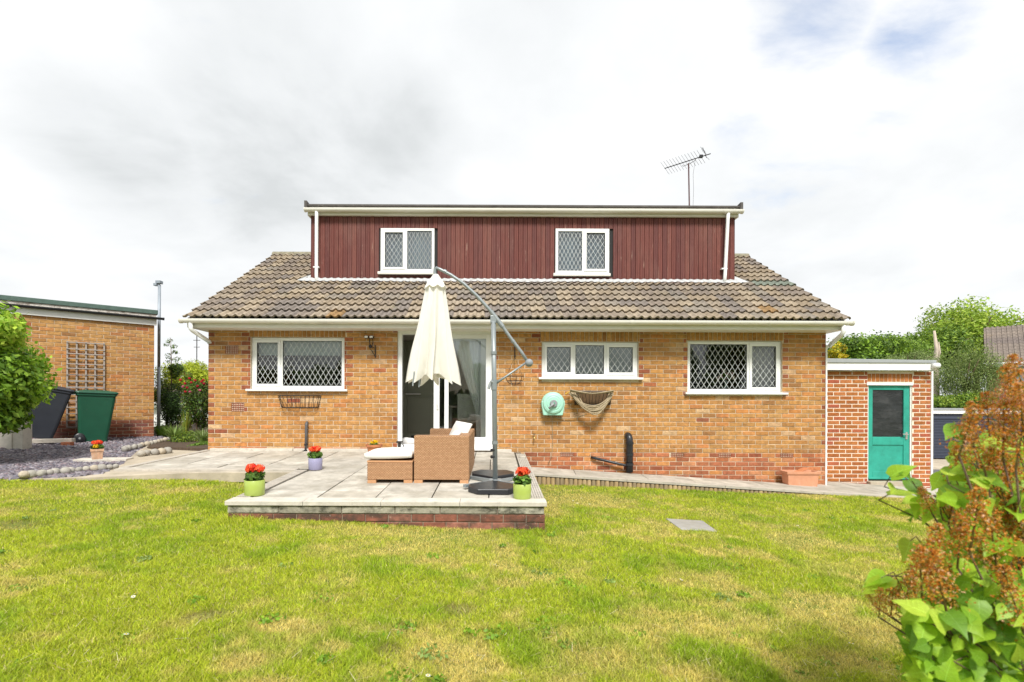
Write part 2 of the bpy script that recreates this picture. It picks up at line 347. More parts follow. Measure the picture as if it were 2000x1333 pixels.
def vnoise(x, y, s, seed=0):
    x = x*s+1000.5; y = y*s+1000.5; xi = np.floor(x).astype(np.int64); yi = np.floor(y).astype(np.int64); xf = x-xi; yf = y-yi
    def h(a, b):
        n = (a*374761393 + b*668265263 + seed*1442695041) & 0xffffffff; n = ((n ^ (n >> 13))*1274126177) & 0xffffffff
        return ((n ^ (n >> 16)) & 0xffff)/65535.0
    u = xf*xf*(3-2*xf); v = yf*yf*(3-2*yf)
    return (h(xi,yi)*(1-u)+h(xi+1,yi)*u)*(1-v)+(h(xi,yi+1)*(1-u)+h(xi+1,yi+1)*u)*v
def fbm(x, y, s, seed=0, o=4): 
    r = 0; a = .5; t = 0
    for i in range(o): r = r+a*vnoise(x, y, s*2**i, seed+i); t += a; a *= .55
    return r/t
def inpoly(x, y, poly):
    r = np.zeros(x.shape, bool); n = len(poly)
    for i in range(n):
        x1, y1 = poly[i]; x2, y2 = poly[(i+1) % n]
        c = ((y1 > y) != (y2 > y)) & (x < (x2-x1)*(y-y1)/((y2-y1) or 1e-9)+x1); r ^= c
    return r

# ================================================================== SETTING
def build_ground():
    xs = np.concatenate([[-900,-300,-120,-60,-35], np.linspace(-24, 40, 65), [60,120,300,900]]); ys = np.concatenate([[-300,-60,-20,-8], np.linspace(-4, 40, 45), [60,120,400,1500]])
    mb = MB()
    def gz(x, y):
        g = -1.30 - .04*max(-6, min(x, 8))
        if y > 8: t = min(1, (y-8)/2); g = g*(1-t) + (-1.0 if x < 0 else -1.62)*t
        if x > 8.4: t = min(1, (x-8.4)/3); g = g*(1-t) + (-2.62)*t
        if y > 15: t = min(1, (y-15)/8); g = g*(1-t) + (-2.66)*t
        return g
    for y in ys:
        for x in xs: mb.v.append((x, y, gz(x, y)))
    W_ = len(xs)
    for j in range(len(ys)-1):
        for i in range(W_-1): a = j*W_+i; mb.face((a, a+1, a+W_+1, a+W_))
    m = mat('ground_soil_grass', (.10,.13,.04), .95, var=.3, nscale=.7, coord='World', stain=[((.13,.095,.06), .5, .5, .62, (1,1,1), .7)])
    ob('ground', mb, m, kind='structure', smooth=True)
build_ground()

GX = [(-5.02,6.62),(-2.55,6.78),(-2.60,5.0),(.50,5.0),(.50,7.83),(9.5,7.83)]
GRAV_POLY = [(-12,5.95),(-6.08,6.18),(-5.25,6.36),(-5.05,6.6),(-5.45,7.6),(-6.0,8.6),(-6.5,9.6),(-6.95,10.6),(-7.35,11.5),(-12,11.5)]
CONC_POLY = [(-5.9,6.20),(-5.0,6.34),(-4.0,6.66),(-2.5,6.75),(-2.5,6.80),(-4.9,6.80),(-4.86,8.9),(-4.86,11.2),(-6.9,11.2),(-6.9,10.6),(-6.5,9.6),(-6.0,8.6),(-5.35,7.4),(-5.05,6.6),(-5.25,6.36)]
LAWN_POLY = [(-12,.2),(11,.2),(11,8.0),(.50,7.86),(.50,5.02),(-2.6,5.02),(-2.5,6.75),(-4.0,6.67),(-5.0,6.36),(-6.08,6.24),(-12,6.15)]
def lawn_colour(x, y):
    n = fbm(x, y, 1.1, 3); n2 = fbm(x, y, 4.5, 9); n3 = fbm(x*1.0, y*1.0, .55, 21)
    dry = np.clip((n*.5+n2*.4+n3*.25-.545)*6.5, 0, 1)*.9
    deep = np.clip((fbm(x, y, 2.1, 40)-.52)*6.5, 0, 1)*.75
    for (px, py, rx, ry, a) in DRY:
        D = 1205/((py-785)-.04*(px-965)); X = (px-965)*D/1000
        rX = rx*D/1000; rY = abs(ry)*D*D/1205
        d = ((x-X)/rX)**2+((y-D)/rY)**2 + (n2-.5)*1.6
        dry = np.maximum(dry, a*np.clip(1.35-d, 0, 1)) if a > 0 else dry
    return dry, deep
DRY = [(555,1207,75,18,1),(480,1275,60,26,.9),(650,1245,40,14,.8),(1300,1022,38,7,.95),(1385,1075,32,9,.8),(740,1030,120,12,.7),(1120,1050,60,10,.4),(1000,1130,45,10,.7),
       (940,1045,60,14,.55),(520,1322,80,20,.8),(1650,1110,90,18,.5),(1140,1230,70,22,.4),(30,960,60,8,.5)]
SOIL = [(415,1190,55,14),(900,1180,45,14),(30,1015,60,14),(760,1250,26,16)]
def build_lawn():
    def ex(t, base, vec, b):
        n = N(t, 'ShaderNodeTexNoise', i_Scale=1.3, i_Detail=9.0, i_Roughness=.65); link(t, vec, n.inputs['Vector'])
        n2 = N(t, 'ShaderNodeTexNoise', i_Scale=45, i_Detail=4.0); link(t, vec, n2.inputs['Vector'])
        c = N(t, 'ShaderNodeValToRGB'); e = c.color_ramp.elements; e[0].position = .38; e[0].color = (.11,.18,.012,1); e[1].position = .62; e[1].color = (.28,.26,.06,1)
        link(t, n.outputs[0], c.inputs[0])
        mm = N(t, 'ShaderNodeMix', data_type='RGBA', blend_type='MULTIPLY'); mm.inputs[0].default_value = .9; link(t, c.outputs[0], mm.inputs[6]); link(t, ramp(t, n2.outputs[0], [(.3,.45),(.7,1.3)]), mm.inputs[7])
        return mm.outputs[2]
    m = mat('lawn_thatch', (.2,.2,.05), .95, var=0, bump=1, bscale=60, coord='World', extra=ex)
    mb = MB(); n = 0
    xs = np.linspace(-12, 12, 49); ys = np.linspace(-6, 8.1, 48)
    for y in ys:
        for x in xs: mb.v.append((x, y, z_lawn(x, y)+.012*math.sin(x*1.7+y)*math.cos(y*1.3)))
    for j in range(len(ys)-1):
        for i in range(len(xs)-1):
            cx = (xs[i]+xs[i+1])/2; cy = (ys[j]+ys[j+1])/2
            if -2.2 < cx < .2 and cy > 5.4: continue
            if cx < -2.6 and cy > 7.0: continue
            a = j*49+i; mb.face((a, a+1, a+50, a+49))
    ob('lawn', mb, m, kind='structure', smooth=True)
    # blades
    K = 900000
    u = NR.random(K); D = 1.75*(8.1/1.75)**(u**.88); 
    X = (NR.random(K)*2.16-1.07)*D*1.04 + .03*D
    ok = inpoly(X, D, LAWN_POLY)
    ex_ = np.zeros(K, bool)
    mh = (X > 1.90) & (X < 2.31) & (np.abs(D-5.46) < .26); ok &= ~mh
    X = X[ok]; D = D[ok]; k = len(X)
    dry, deep = lawn_colour(X, D)
    soil = np.zeros(k)
    for (px, py, rx, ry) in SOIL:
        d0 = 1205/((py-785)-.04*(px-965)); x0 = (px-965)*d0/1000
        dd = ((X-x0)/(rx*d0/1000))**2+((D-d0)/(ry*d0*d0/1205))**2+(fbm(X, D, 7, 77)-.5)*2; soil = np.maximum(soil, np.clip(1.2-dd, 0, 1))
    keep = NR.random(k) > soil*.75+dry*.10; X, D, dry, deep, soil = X[keep], D[keep], dry[keep], deep[keep], soil[keep]; k = len(X)
    tuft = fbm(X, D, 9, 55)
    ht = (.015+.019*NR.random(k))*(1-.30*dry)*(.60+.9*tuft)*(1+.35*deep)
    # long grass against the patio wall, path edging and around the cover
    edge = ((np.abs(D-4.92) < .12) & (X > -2.75) & (X < .65) & (D < 5.0)); ht = np.where(edge, ht*1.15, ht)
    tall = ((D > 4.70) & (D < 5.0) & (X > -2.62) & (X < -2.18)); ht = np.where(tall & (NR.random(k) < .5), ht*1.9, ht)
    wd = .0010+.0010*D/4
    wd *= (.55+.7*NR.random(k)); 
    ang = NR.random(k)*2*PI; lean = ht*(.25+1.0*NR.random(k)); la = NR.random(k)*2*PI
    Z = z_lawn(X, D)+.012*np.sin(X*1.7+D)*np.cos(D*1.3)-.004
    V = np.zeros((k, 5, 3)); bx = np.cos(ang)*wd; by = np.sin(ang)*wd
    lx = np.cos(la)*lean; ly = np.sin(la)*lean
    V[:,0] = np.stack([X-bx, D-by, Z], 1); V[:,1] = np.stack([X+bx, D+by, Z], 1)
    V[:,2] = np.stack([X+bx*.8+lx*.35, D+by*.8+ly*.35, Z+ht*.6], 1); V[:,3] = np.stack([X-bx*.8+lx*.35, D-by*.8+ly*.35, Z+ht*.6], 1)
    V[:,4] = np.stack([X+lx, D+ly, Z+ht], 1)
    g1 = np.array([.335,.475,.012]); g2 = np.array([.55,.59,.035]); dc = np.array([.80,.63,.22]); dp = np.array([.17,.36,.012]); br = np.array([.24,.16,.08])
    r = NR.random((k,1))
    C = g1*(1-r)+g2*r
    dm = np.clip(dry*1.1+.04+(NR.random(k)-.5)*.55, 0, 1)[:,None]*.82; C = C*(1-dm)+dc*dm
    dd = (deep*(1-dry))[:,None]*.6; C = C*(1-dd)+dp*dd
    sm = (soil*NR.random(k))[:,None]; C = C*(1-sm)+br*sm
    st = NR.random(k) < .05; C[st] = np.array([.62,.52,.26])
    C *= (.62+.70*NR.random((k,1)))*(.82+.36*fbm(X, D, 14, 91))[:,None]
    F4 = np.arange(k)[:,None]*5
    me = bpy.data.meshes.new('grass'); 
    me.vertices.add(k*5); me.vertices.foreach_set('co', V.astype(np.float32).ravel())
    lo = np.concatenate([F4+0,F4+1,F4+2,F4+3, F4+3,F4+2,F4+4], 1).astype(np.int32)
    me.loops.add(lo.size); me.loops.foreach_set('vertex_index', lo.ravel())
    ls = (np.arange(k)[:,None]*7+np.array([0,4])).astype(np.int32).ravel(); lt = np.tile([4,3], k).astype(np.int32)
    me.polygons.add(k*2); me.polygons.foreach_set('loop_start', ls); me.polygons.foreach_set('loop_total', lt)
    at = me.attributes.new('col', 'FLOAT_COLOR', 'FACE'); a = np.ones((k*2,4), np.float32); a[:,:3] = np.repeat(C, 2, 0); at.data.foreach_set('color', a.ravel())
    me.update(calc_edges=True)
    o = ob('grass', me, M['grass'], kind='stuff'); tag(o, 'patchy green and straw coloured mown grass covering the lawn', 'grass')
build_lawn()

def sheet(name, poly, zf, m, dz=0, thick=.12, **k):
    mb = MB(); mb.prism(poly, lambda x, y: zf(x, y)+dz-thick, lambda x, y: zf(x, y)+dz); return ob(name, mb, m, **k)
def ccw(p):
    a = sum(p[i][0]*p[(i+1)%len(p)][1]-p[(i+1)%len(p)][0]*p[i][1] for i in range(len(p))); return p if a > 0 else p[::-1]
# gravel bed (triangulated as a fine grid so that the slope in x works)
def grid_sheet(name, poly, zf, m, step=.25, dz=0):
    xs = np.arange(min(p[0] for p in poly), max(p[0] for p in poly)+step, step); ys = np.arange(min(p[1] for p in poly), max(p[1] for p in poly)+step, step)
    mb = MB()
    for y in ys:
        for x in xs: mb.v.append((x, y, zf(x, y)+dz))
    W_ = len(xs)
    for j in range(len(ys)-1):
        for i in range(W_-1):
            c = np.array([(xs[i]+xs[i+1])/2]), np.array([(ys[j]+ys[j+1])/2])
            if inpoly(c[0], c[1], poly)[0]: a = j*W_+i; mb.face((a, a+1, a+W_+1, a+W_))
    return ob(name, mb, m, kind='structure')
grid_sheet('gravel_bed', GRAV_POLY, z_grav, mat('slate_bed', (.07,.06,.065), .9, var=.5, nscale=30, bump=1, bscale=60, coord='World'), .1, -.012)
def build_slate():
    k = 26000; u = NR.random(k); D = 5.9*(11.4/5.9)**u; X = -4.9-NR.random(k)*6.0*(D/9)
    X = np.where(NR.random(k) < .9, X, X); ok = inpoly(X, D, GRAV_POLY) & (X/D > -1.02); X = X[ok]; D = D[ok]; k = len(X)
    sz = .018+.026*NR.random(k)**1.5; rot = NR.random(k)*2*PI; asp = .45+.4*NR.random(k); tl = (NR.random((k,2))-.5)*.9
    th = .006+.006*NR.random(k); z = np.array([z_grav(x, y) for x, y in zip(X, D)])+.004+.016*NR.random(k)
    c, s = np.cos(rot), np.sin(rot)
    V = np.zeros((k, 8, 3)); base = np.array([(-1,-1),(1,-.8),(.9,1),(-.8,.9)])
    for i in range(4):
        jx = base[i,0]*(.7+.5*NR.random(k)); jy = base[i,1]*(.7+.5*NR.random(k))
        x = (jx*c-jy*asp*s)*sz; y = (jx*s+jy*asp*c)*sz; zz = x*tl[:,0]+y*tl[:,1]
        V[:,i] = np.stack([X+x, D+y, z+zz-th], 1); V[:,i+4] = np.stack([X+x*.93, D+y*.93, z+zz+th], 1)
    f = np.array([(4,5,6,7),(0,1,5,4),(1,2,6,5),(2,3,7,6),(3,0,4,7)]); F = (np.arange(k)[:,None,None]*8+f[None]).reshape(-1,4)
    pal = np.array([(.22,.195,.22),(.30,.27,.30),(.15,.13,.155),(.36,.33,.35),(.26,.20,.22),(.20,.19,.23)])
    C = np.repeat(pal[NR.integers(0, 6, k)]*(.58+.45*NR.random((k,1))), 5, 0)
    o = ob('slate_chippings', np_mesh('slate_chippings', V.reshape(-1,3), F, C), M['slate'], kind='stuff'); tag(o, 'plum grey slate chippings spread in front of the left garage', 'gravel')
build_slate()
sheet('path', ccw(CONC_POLY), z_conc, M['concrete'], kind='structure')
# planting bed in the gap between garage and house
mb = MB(); mb.prism([(-9.2,11.2),(-4.0,11.2),(-4.0,22),(-12,22)], -1.2, lambda x, y: -.86+.012*(y-11.2)); ob('flower_bed', mb, M['soil'], kind='structure')
mb = MB(); mb.prism(ccw([(-6.3,9.3),(-4.90,9.0),(-4.90,11.25),(-7.1,11.25)]), -1.0, lambda x, y: -.845+.01*(y-9)); ob('flower_bed', mb, M['soil'], kind='structure')

# ---------------------------------------------------------------- stones along the path
def stone_mesh(i):
    random.seed(100+i); mb = MB(); c = random.choice([(.42,.39,.33),(.36,.34,.30),(.50,.46,.38),(.46,.40,.31)]); mb.cur = c
    mb.blob((0,0,0), (.5,.36,.34), 9, 6, .09); return mb.mesh('stone', True)
STONES = [stone_mesh(i) for i in range(7)]
for m_ in STONES: m_.materials.append(M['stone'])
def stone_row(label, p0, p1, n, size, bend=0):
    zf = z_grav; a = Vector(p0); b = Vector(p1); c = (a+b)/2
    t = thing('stone_edging', label, 'stone edging', (c.x, c.y, zf(c.x, c.y)), group='rounded stone edgings along the slate bed', world=True)
    for i in range(n):
        f = (i+.5)/n; p = a.lerp(b, f); x = p.x+random.uniform(-.02,.02); y = p.y+math.sin(f*PI)*bend
        s = size*random.uniform(.66,1.0); ob('stone', STONES[random.randrange(7)], None, t, loc=(x, y, zf(x, y)+.055*size/.13), rot=(0, 0, math.atan2(b.y-a.y, b.x-a.x)+random.uniform(-.3,.3)), scale=(s*1.0, s*1.0, s*1.15))
stone_row('row of pale rounded stones dividing the slate chippings from the lawn and path', (-5.72,6.18), (-5.12,6.98), 13, .13, 0)
stone_row('short middle row of pale grey stones where the slate meets the path', (-5.72,8.2), (-5.50,8.75), 5, .17)
stone_row('longer beige stone row at the rear edge of the slate by the garage corner', (-6.35,8.75), (-6.75,10.7), 12, .15)
# concrete lintel lying at the slate edge
mb = MB(); mb.box(-.37,.33,-.12,.12,0,.05); o = ob('concrete_slab', mb, M['coping'], bevel=.008, loc=(-5.88,7.75,z_grav(-5.8,7.75)+.01), rot=(0,0,.22)); tag(o, 'flat buff concrete slab lying beside the square terracotta pot', 'concrete slab')

# ---------------------------------------------------------------- bricks
PAL = {'buff':[(.47,.235,.075),(.50,.26,.09),(.42,.20,.065),(.49,.27,.10),(.43,.215,.075),(.46,.24,.085)], 'orange':[(.50,.215,.07),(.47,.195,.07),(.52,.24,.085)],
       'brown':[(.38,.19,.065),(.41,.215,.075),(.33,.16,.06)], 'red':[(.27,.085,.045),(.32,.105,.05),(.36,.125,.055)], 'plinth':[(.47,.175,.075),(.42,.15,.07),(.52,.23,.11),(.37,.13,.065)],
       'pale':[(.56,.37,.20),(.52,.33,.18)], 'shed':[(.42,.155,.045),(.37,.135,.04),(.46,.17,.06),(.34,.115,.035)], 'shedred':[(.42,.125,.06),(.37,.10,.055)],
       'gred':[(.24,.085,.055),(.29,.105,.06),(.20,.08,.065)], 'pw':[(.27,.105,.07),(.24,.095,.065),(.32,.14,.10)], 'gbuff':[(.48,.26,.09),(.45,.235,.08),(.49,.28,.11),(.46,.225,.085)]}
def brick_geo(mb, w_, h_, d=.05, M4=None, j=.0015, ch=.004):
    r = lambda: random.uniform(-j, j)
    o0 = [(0,ch,0),(w_,ch,0),(w_,ch,h_),(0,ch,h_)]; f0 = [(ch+r(),r(),ch+r()),(w_-ch+r(),r(),ch+r()),(w_-ch+r(),r(),h_-ch+r()),(ch+r(),r(),h_-ch+r())]; b0 = [(0,d,0),(w_,d,0),(w_,d,h_),(0,d,h_)]
    vs = f0+o0+b0
    if M4: vs = [tuple(M4 @ Vector(v)) for v in vs]
    n = len(mb.v); mb.v += vs; mb.face((n,n+1,n+2,n+3))
    for a in (0, 4):
        for i in range(4):
            k = (i+1) % 4; mb.face((n+a+4+i, n+a+4+k, n+a+k, n+a+i))
BM = {}
def brick_mesh(fam, idx, v, m):
    key = (fam, idx, v, m.name)
    if key not in BM:
        mb = MB(); mb.cur = PAL[fam][idx]; brick_geo(mb, .215, .065); me = mb.mesh('brick'); me.materials.append(m); BM[key] = me
    return BM[key]
def brick_wall(parent, x0, x1, z0, z1, y, holes, tonef, m=None, mortar=None, soldiers=(), limit=300, score=None, depth=.22, course=.075, L=.225, zoff=0, xoff=0, zlow=None, joint=.010):
    """bricks in the parent's frame: face at y, inwards is +y"""
    m = m or M['brick']; mortar = mortar or M['mortar']; items = []
    allh = list(holes)+[(a, b, c, d) for (a, b, c, d) in soldiers]
    nrow = int(math.ceil((z1-z0)/course))
    for r_ in range(nrow):
        za = z0+r_*course+zoff
        if za >= z1: continue
        off = xoff-(L/2 if r_ % 2 else 0); i = 0; x = x0+off-L
        while x < x1:
            segs = [(max(x, x0), min(x+L-joint, x1))]
            for (a, b, c, d) in allh:
                if za+course-joint > c+.014 and za < d-.014:
                    ns = []
                    for (s, e) in segs:
                        if e <= a or s >= b: ns.append((s, e)); continue
                        if s < a: ns.append((s, a-.004))
                        if e > b: ns.append((b+.004, e))
                    segs = ns
            for (s, e) in segs:
                if e-s > .03:
                    zl = zlow((s+e)/2) if zlow else -99
                    if za+course < zl: continue
                    hh = min(course-joint, z1-za)
                    if hh > .015: items.append((s, za, e-s, hh, 0, r_))
            x += L; i += 1
    for (a, b, c, d) in soldiers:
        x = a+.003
        while x < b-.03:
            items.append((x, c+.004, min(.065, b-x-.004), d-c-.008, 1, 0)); x += .075
    rnd = random.Random(5)
    sc = [score(s+w_/2, z+h_/2) if score else rnd.random() for (s, z, w_, h_, so_, r_) in items]
    order = sorted(range(len(items)), key=lambda i: sc[i]); st = MB()
    for n_, i in enumerate(order):
        s, z, w_, h_, so_, r_ = items[i]; fam = tonef(s, z, w_, so_, r_, rnd); idx = rnd.randrange(len(PAL[fam])); v = rnd.randrange(2)
        dy = rnd.uniform(-.002, .0015)
        if n_ < limit:
            o = ob('brick', brick_mesh(fam, idx, v, m), None, parent, loc=(s, y+dy, z), scale=(w_/.215, 1, h_/.065))
        else:
            st.cur = PAL[fam][idx]; brick_geo(st, w_, h_, M4=Matrix.Translation((s, y+dy, z)))
    if st.f: ob('bricks', st, m, parent, kind='stuff')
def wall_mesh(x0, x1, z0, z1, y0, y1, holes):
    us = sorted({x0, x1, *[h[0] for h in holes], *[h[1] for h in holes]}); vs = sorted({z0, z1, *[h[2] for h in holes], *[h[3] for h in holes]})
    us = [u for u in us if x0 <= u <= x1]; vs = [v for v in vs if z0 <= v <= z1]
    def solid(i, j):
        if i < 0 or j < 0 or i >= len(us)-1 or j >= len(vs)-1: return False
        cx = (us[i]+us[i+1])/2; cz = (vs[j]+vs[j+1])/2
        return not any(a < cx < b and c < cz < d for a, b, c, d in holes)
    mb = MB()
    for i in range(len(us)-1):
        for j in range(len(vs)-1):
            if not solid(i, j): continue
            a, b, c, d = us[i], us[i+1], vs[j], vs[j+1]
            mb.quad((a,y0,c),(b,y0,c),(b,y0,d),(a,y0,d)); mb.quad((b,y1,c),(a,y1,c),(a,y1,d),(b,y1,d))
            if not solid(i-1, j): mb.quad((a,y1,c),(a,y0,c),(a,y0,d),(a,y1,d))
            if not solid(i+1, j): mb.quad((b,y0,c),(b,y1,c),(b,y1,d),(b,y0,d))
            if not solid(i, j-1): mb.quad((a,y0,c),(a,y1,c),(b,y1,c),(b,y0,c))
            if not solid(i, j+1): mb.quad((a,y0,d),(b,y0,d),(b,y1,d),(a,y1,d))
    return mb

# ================================================================== THE HOUSE
HX0, HX1 = XX(406.5, DW), XX(1613, DW)
HT = 1.235
house = thing('house', 'buff brick dormer bungalow with brown tiled roof and dark red boarded dormer', 'house', (.39, DW, -1.1), world=True)
def rect(px0, px1, py0, py1, D): return (XX(px0, D), XX(px1, D), ZZ(py1, D), ZZ(py0, D))
W_L = rect(489, 672, 660.5, 765, DW); W_M = rect(1058, 1247, 667, 740, DW); W_R = rect(1343, 1528, 664, 768, DW)
DOOR = (XX(776, DW), XX(967, DW), -.80, HT+.2)
holes = [W_L, W_M, W_R, DOOR]
sold = [(W_L[0]-.02, W_L[1]+.02, W_L[3], HT), (W_M[0]-.02, W_M[1]+.02, W_M[3], HT), (W_R[0]-.02, W_R[1]+.02, W_R[3], HT)]
air = []
for (a, b, c, d) in ((440,466,681,697),(452,477,793,808),(1095,1119,883,891),(1311,1333,883,891),(1404,1428,884,892),(1525,1549,885,893)):
    _r = rect(a, b, c, d, DW); _z = -1.68+.075*round((_r[2]+1.68)/.075); _h = .14 if d-c > 12 else .065; air.append((_r[0], _r[0]+.215, _z, _z+_h))
ob('wall', wall_mesh(HX0, HX1, -1.75, HT, DW+.007, DW+.27, holes), M['mortar'], house)
def house_tone(s, z, w_, so_, r_, rnd):
    c = s+w_/2
    if so_: return rnd.choice(['buff','buff','buff','brown'])
    redz = -.845 if s > .6 else -.80
    if z < redz-.06 and s > .4: return rnd.choice(['plinth','plinth','plinth','orange','red'])
    if z < -.78 and s < -1.5: return rnd.choice(['plinth','orange','pale'])
    near_l = c < HX0+.12 or (c > HX1-.12)
    if near_l and w_ < .16: return 'red' if z > -.5 else rnd.choice(['plinth','red'])
    for wd in (W_L, W_M, W_R):
        if wd[2]-.05 < z < wd[3]+.1 and w_ < .16 and (abs(s-wd[1]) < .05 or abs(s+w_-wd[0]) < .05): return 'red'
    if w_ < .14 and rnd.random() < .5: return 'red'
    t = rnd.random(); n = math.sin(s*1.3+z*2.1)*.08
    if s > 3 and t < .25+n: return rnd.choice(['brown','buff','orange'])
    if t < .80+n*.5: return 'buff'
    if t < .88: return 'orange'
    if t < .93: return 'brown'
    if t < .96: return 'pale'
    return 'buff' if t < .985 else 'red'
ZB = -1.75+.075*int((1.75-.86)/.075)
brick_wall(house, HX0, HX1, -1.68, HT, DW, holes+air, house_tone, soldiers=sold, limit=300, score=lambda x, z: abs(x-.0)*.9+abs(z-.1), zlow=lambda x: -1.0 if x < .5 else z_path(x, DW)-.05)
for (a, b, c, d) in air:
    mb = MB(); mb.cur = (.30,.085,.05); t = .0075; nx = 7 if d-c > .1 else 7; nz = 4 if d-c > .1 else 2
    for i in range(nx+1):
        x = a+(b-a-t)*i/nx; mb.box(x, x+t, DW-.002, DW+.02, c, d)
    for i in range(nz+1):
        z = c+(d-c-t)*i/nz; mb.box(a, b, DW-.0035, DW+.018, z, z+t)
    ob('air_brick', mb, M['brick'], house)
    mb = MB(); mb.box(a, b, DW+.028, DW+.030, c, d); ob('air_brick_void', mb, M['dark'], house)
# side and back walls, interior
mb = MB(); mb.box(HX0, HX0+.26, DW+.275, 14.6, -1.7, 3.2); mb.box(HX1-.26, HX1, DW+.275, 14.6, -1.75, 3.2); mb.box(HX0+.27, HX1-.27, 14.4, 14.6, -1.7, 1.2)
# clip gable tops: build as pentagons instead
mb = MB()
for (xa, xb) in ((HX0, HX0+.26), (HX1-.26, HX1)):
    pr = [(DW+.275,-1.75),(14.6,-1.75),(14.6,1.3),(11.67,3.02),(DW+.275,1.3)]
    n = len(mb.v); mb.v += [(xa, y, z) for y, z in pr]+[(xb, y, z) for y, z in pr]
    mb.face((n,n+4,n+3,n+2,n+1)); mb.face((n+5,n+6,n+7,n+8,n+9))
    for i in range(5): j = (i+1) % 5; mb.face((n+i, n+j, n+5+j, n+5+i))
mb.box(HX0+.27, HX1-.27, 14.4, 14.6, -1.75, 1.25)
ob('wall', mb, M['sidebrick'], house)
mb = MB()
mb.box(HX0+.262, HX1-.262, DW+.272, 14.39, -.86, -.82); ob('interior_floor', mb, M['woodfloor'], house)
mb = MB(); mb.box(HX0+.262, HX1-.262, DW+.272, 14.39, 1.21, 1.24); mb.box(HX0+.262, HX1-.262, 11.9, 11.96, -.819, 1.209)
for x in (-.15, 2.75): mb.box(x, x+.08, DW+.273, 11.89, -.819, 1.209)
ob('interior_wall', mb, M['wallpaint'], house)

# ---------------------------------------------------------------- windows
def lattice(x0, x1, z0, z1, y, pw, ph, wd=.0048):
    mb = MB(); W_, H_ = x1-x0, z1-z0
    for sgn in (1, -1):
        k = -int(H_/ph)-3
        while k < W_/pw+int(H_/ph)+4:
            # line: x = k*pw + sgn*(z/ph)*pw
            pts = []
            t0, t1 = 0.0, 1.0; xa = k*pw; xb = k*pw+sgn*H_/ph*pw
            dx = xb-xa
            if dx > 0: t0 = max(t0, (0-xa)/dx); t1 = min(t1, (W_-xa)/dx)
            else: t0 = max(t0, (W_-xa)/dx); t1 = min(t1, (0-xa)/dx)
            if t1-t0 > .01:
                a = Vector((x0+xa+dx*t0, y-(.0005 if sgn > 0 else 0), z0+H_*t0)); b = Vector((x0+xa+dx*t1, y-(.0005 if sgn > 0 else 0), z0+H_*t1))
                d = (b-a).normalized(); n = Vector((-d.z, 0, d.x))*wd/2; dep = Vector((0,-.003,0))
                mb.quad(a-n+dep, b-n+dep, b+n+dep, a+n+dep)
                mb.quad(a-n, b-n, b-n+dep, a-n+dep); mb.quad(b+n, a+n, a+n+dep, b+n+dep)
            k += 1
    return mb
def window(parent, rc, y, panes, sill=True, glassm=None, fw=.052, pw=.093, ph=.158, open_=None, dep=.07, lbl=None):
    """panes: list of (x fraction0, x fraction1, sash?)"""
    a, b, c, d = rc; a += .006; b -= .006; d -= .006; c += .03 if sill else .006
    W_ = b-a
    f = MB(); f.box(a, b, y, y+dep, d-fw, d); f.box(a, b, y, y+dep, c, c+fw); f.box(a, a+fw, y, y+dep, c+fw, d-fw); f.box(b-fw, b, y, y+dep, c+fw, d-fw)
    xs = [a+W_*p[1] for p in panes[:-1]]
    for x in xs: f.box(x-fw/2, x+fw/2, y+.001, y+dep-.001, c+fw, d-fw)
    win = ob('window', f, M['upvc'], parent, bevel=.004)
    if lbl: win['label'] = lbl
    for i, (p0, p1, s_) in enumerate(panes):
        xa = a+fw if i == 0 else a+W_*p0+fw/2; xb = b-fw if i == len(panes)-1 else a+W_*p1-fw/2; za, zb = c+fw, d-fw
        if s_:
            q = .045; g = .003; m = MB(); y2 = y-.014; sx0, sx1, sz0, sz1 = xa-.012, xb+.012, za-.012, zb+.012
            m.box(sx0, sx1, y2, y+.03, sz1-q, sz1); m.box(sx0, sx1, y2, y+.03, sz0, sz0+q); m.box(sx0, sx0+q, y2, y+.03, sz0+q, sz1-q); m.box(sx1-q, sx1, y2, y+.03, sz0+q, sz1-q)
            ob('sash', m, M['upvc'], win, bevel=.004); xa, xb, za, zb = sx0+q, sx1-q, sz0+q, sz1-q
        # black gasket
        m = MB(); e = .006; yy = y+.004 if not s_ else y-.004
        m.box(xa-.001, xb+.001, yy, yy+.012, zb-e, zb+.001); m.box(xa-.001, xb+.001, yy, yy+.012, za-.001, za+e); m.box(xa-.001, xa+e, yy, yy+.012, za+e, zb-e); m.box(xb-e, xb+.001, yy, yy+.012, za+e, zb-e)
        ob('gasket', m, M['black'], win)
        m = MB(); m.quad((xa, y+.022, za), (xb, y+.022, za), (xb, y+.022, zb), (xa, y+.022, zb)); ob('pane', m, glassm or M['pane'], win)
        n = max(2, round((xb-xa)/pw)); nz = max(2, round((zb-za)/ph))
        ob('lattice', lattice(xa, xb, za, zb, y+.020, (xb-xa)/n, (zb-za)/nz), M['lead_strip'], win)
    if sill:
        m = MB(); m.box(rc[0]-.055, rc[1]+.065, y-.115, y+dep, rc[2]-.012, rc[2]+.024); ob('sill', m, M['upvc'], win, bevel=.008)
    else:
        m = MB(); m.box(rc[0]-.04, rc[1]+.01, y-.06, y-.003, rc[2]-.055, rc[2]-.003); ob('sill', m, M['trim'], win, bevel=.006)
    return win
YW = DW+.045
window(house, W_L, YW, [(0,.315,1),(.315,1,0)], ph=.150, lbl='wide kitchen window with a narrow opening light on the left')
window(house, W_M, YW, [(0,.335,1),(.335,.665,0),(.665,1,1)], glassm=M['pane_obsc'], ph=.16, lbl='low three-light window above the hose reel')
window(house, W_R, YW, [(0,.655,0),(.655,1,1)], ph=.150, lbl='window with flowers inside and a narrow opening light on the right')

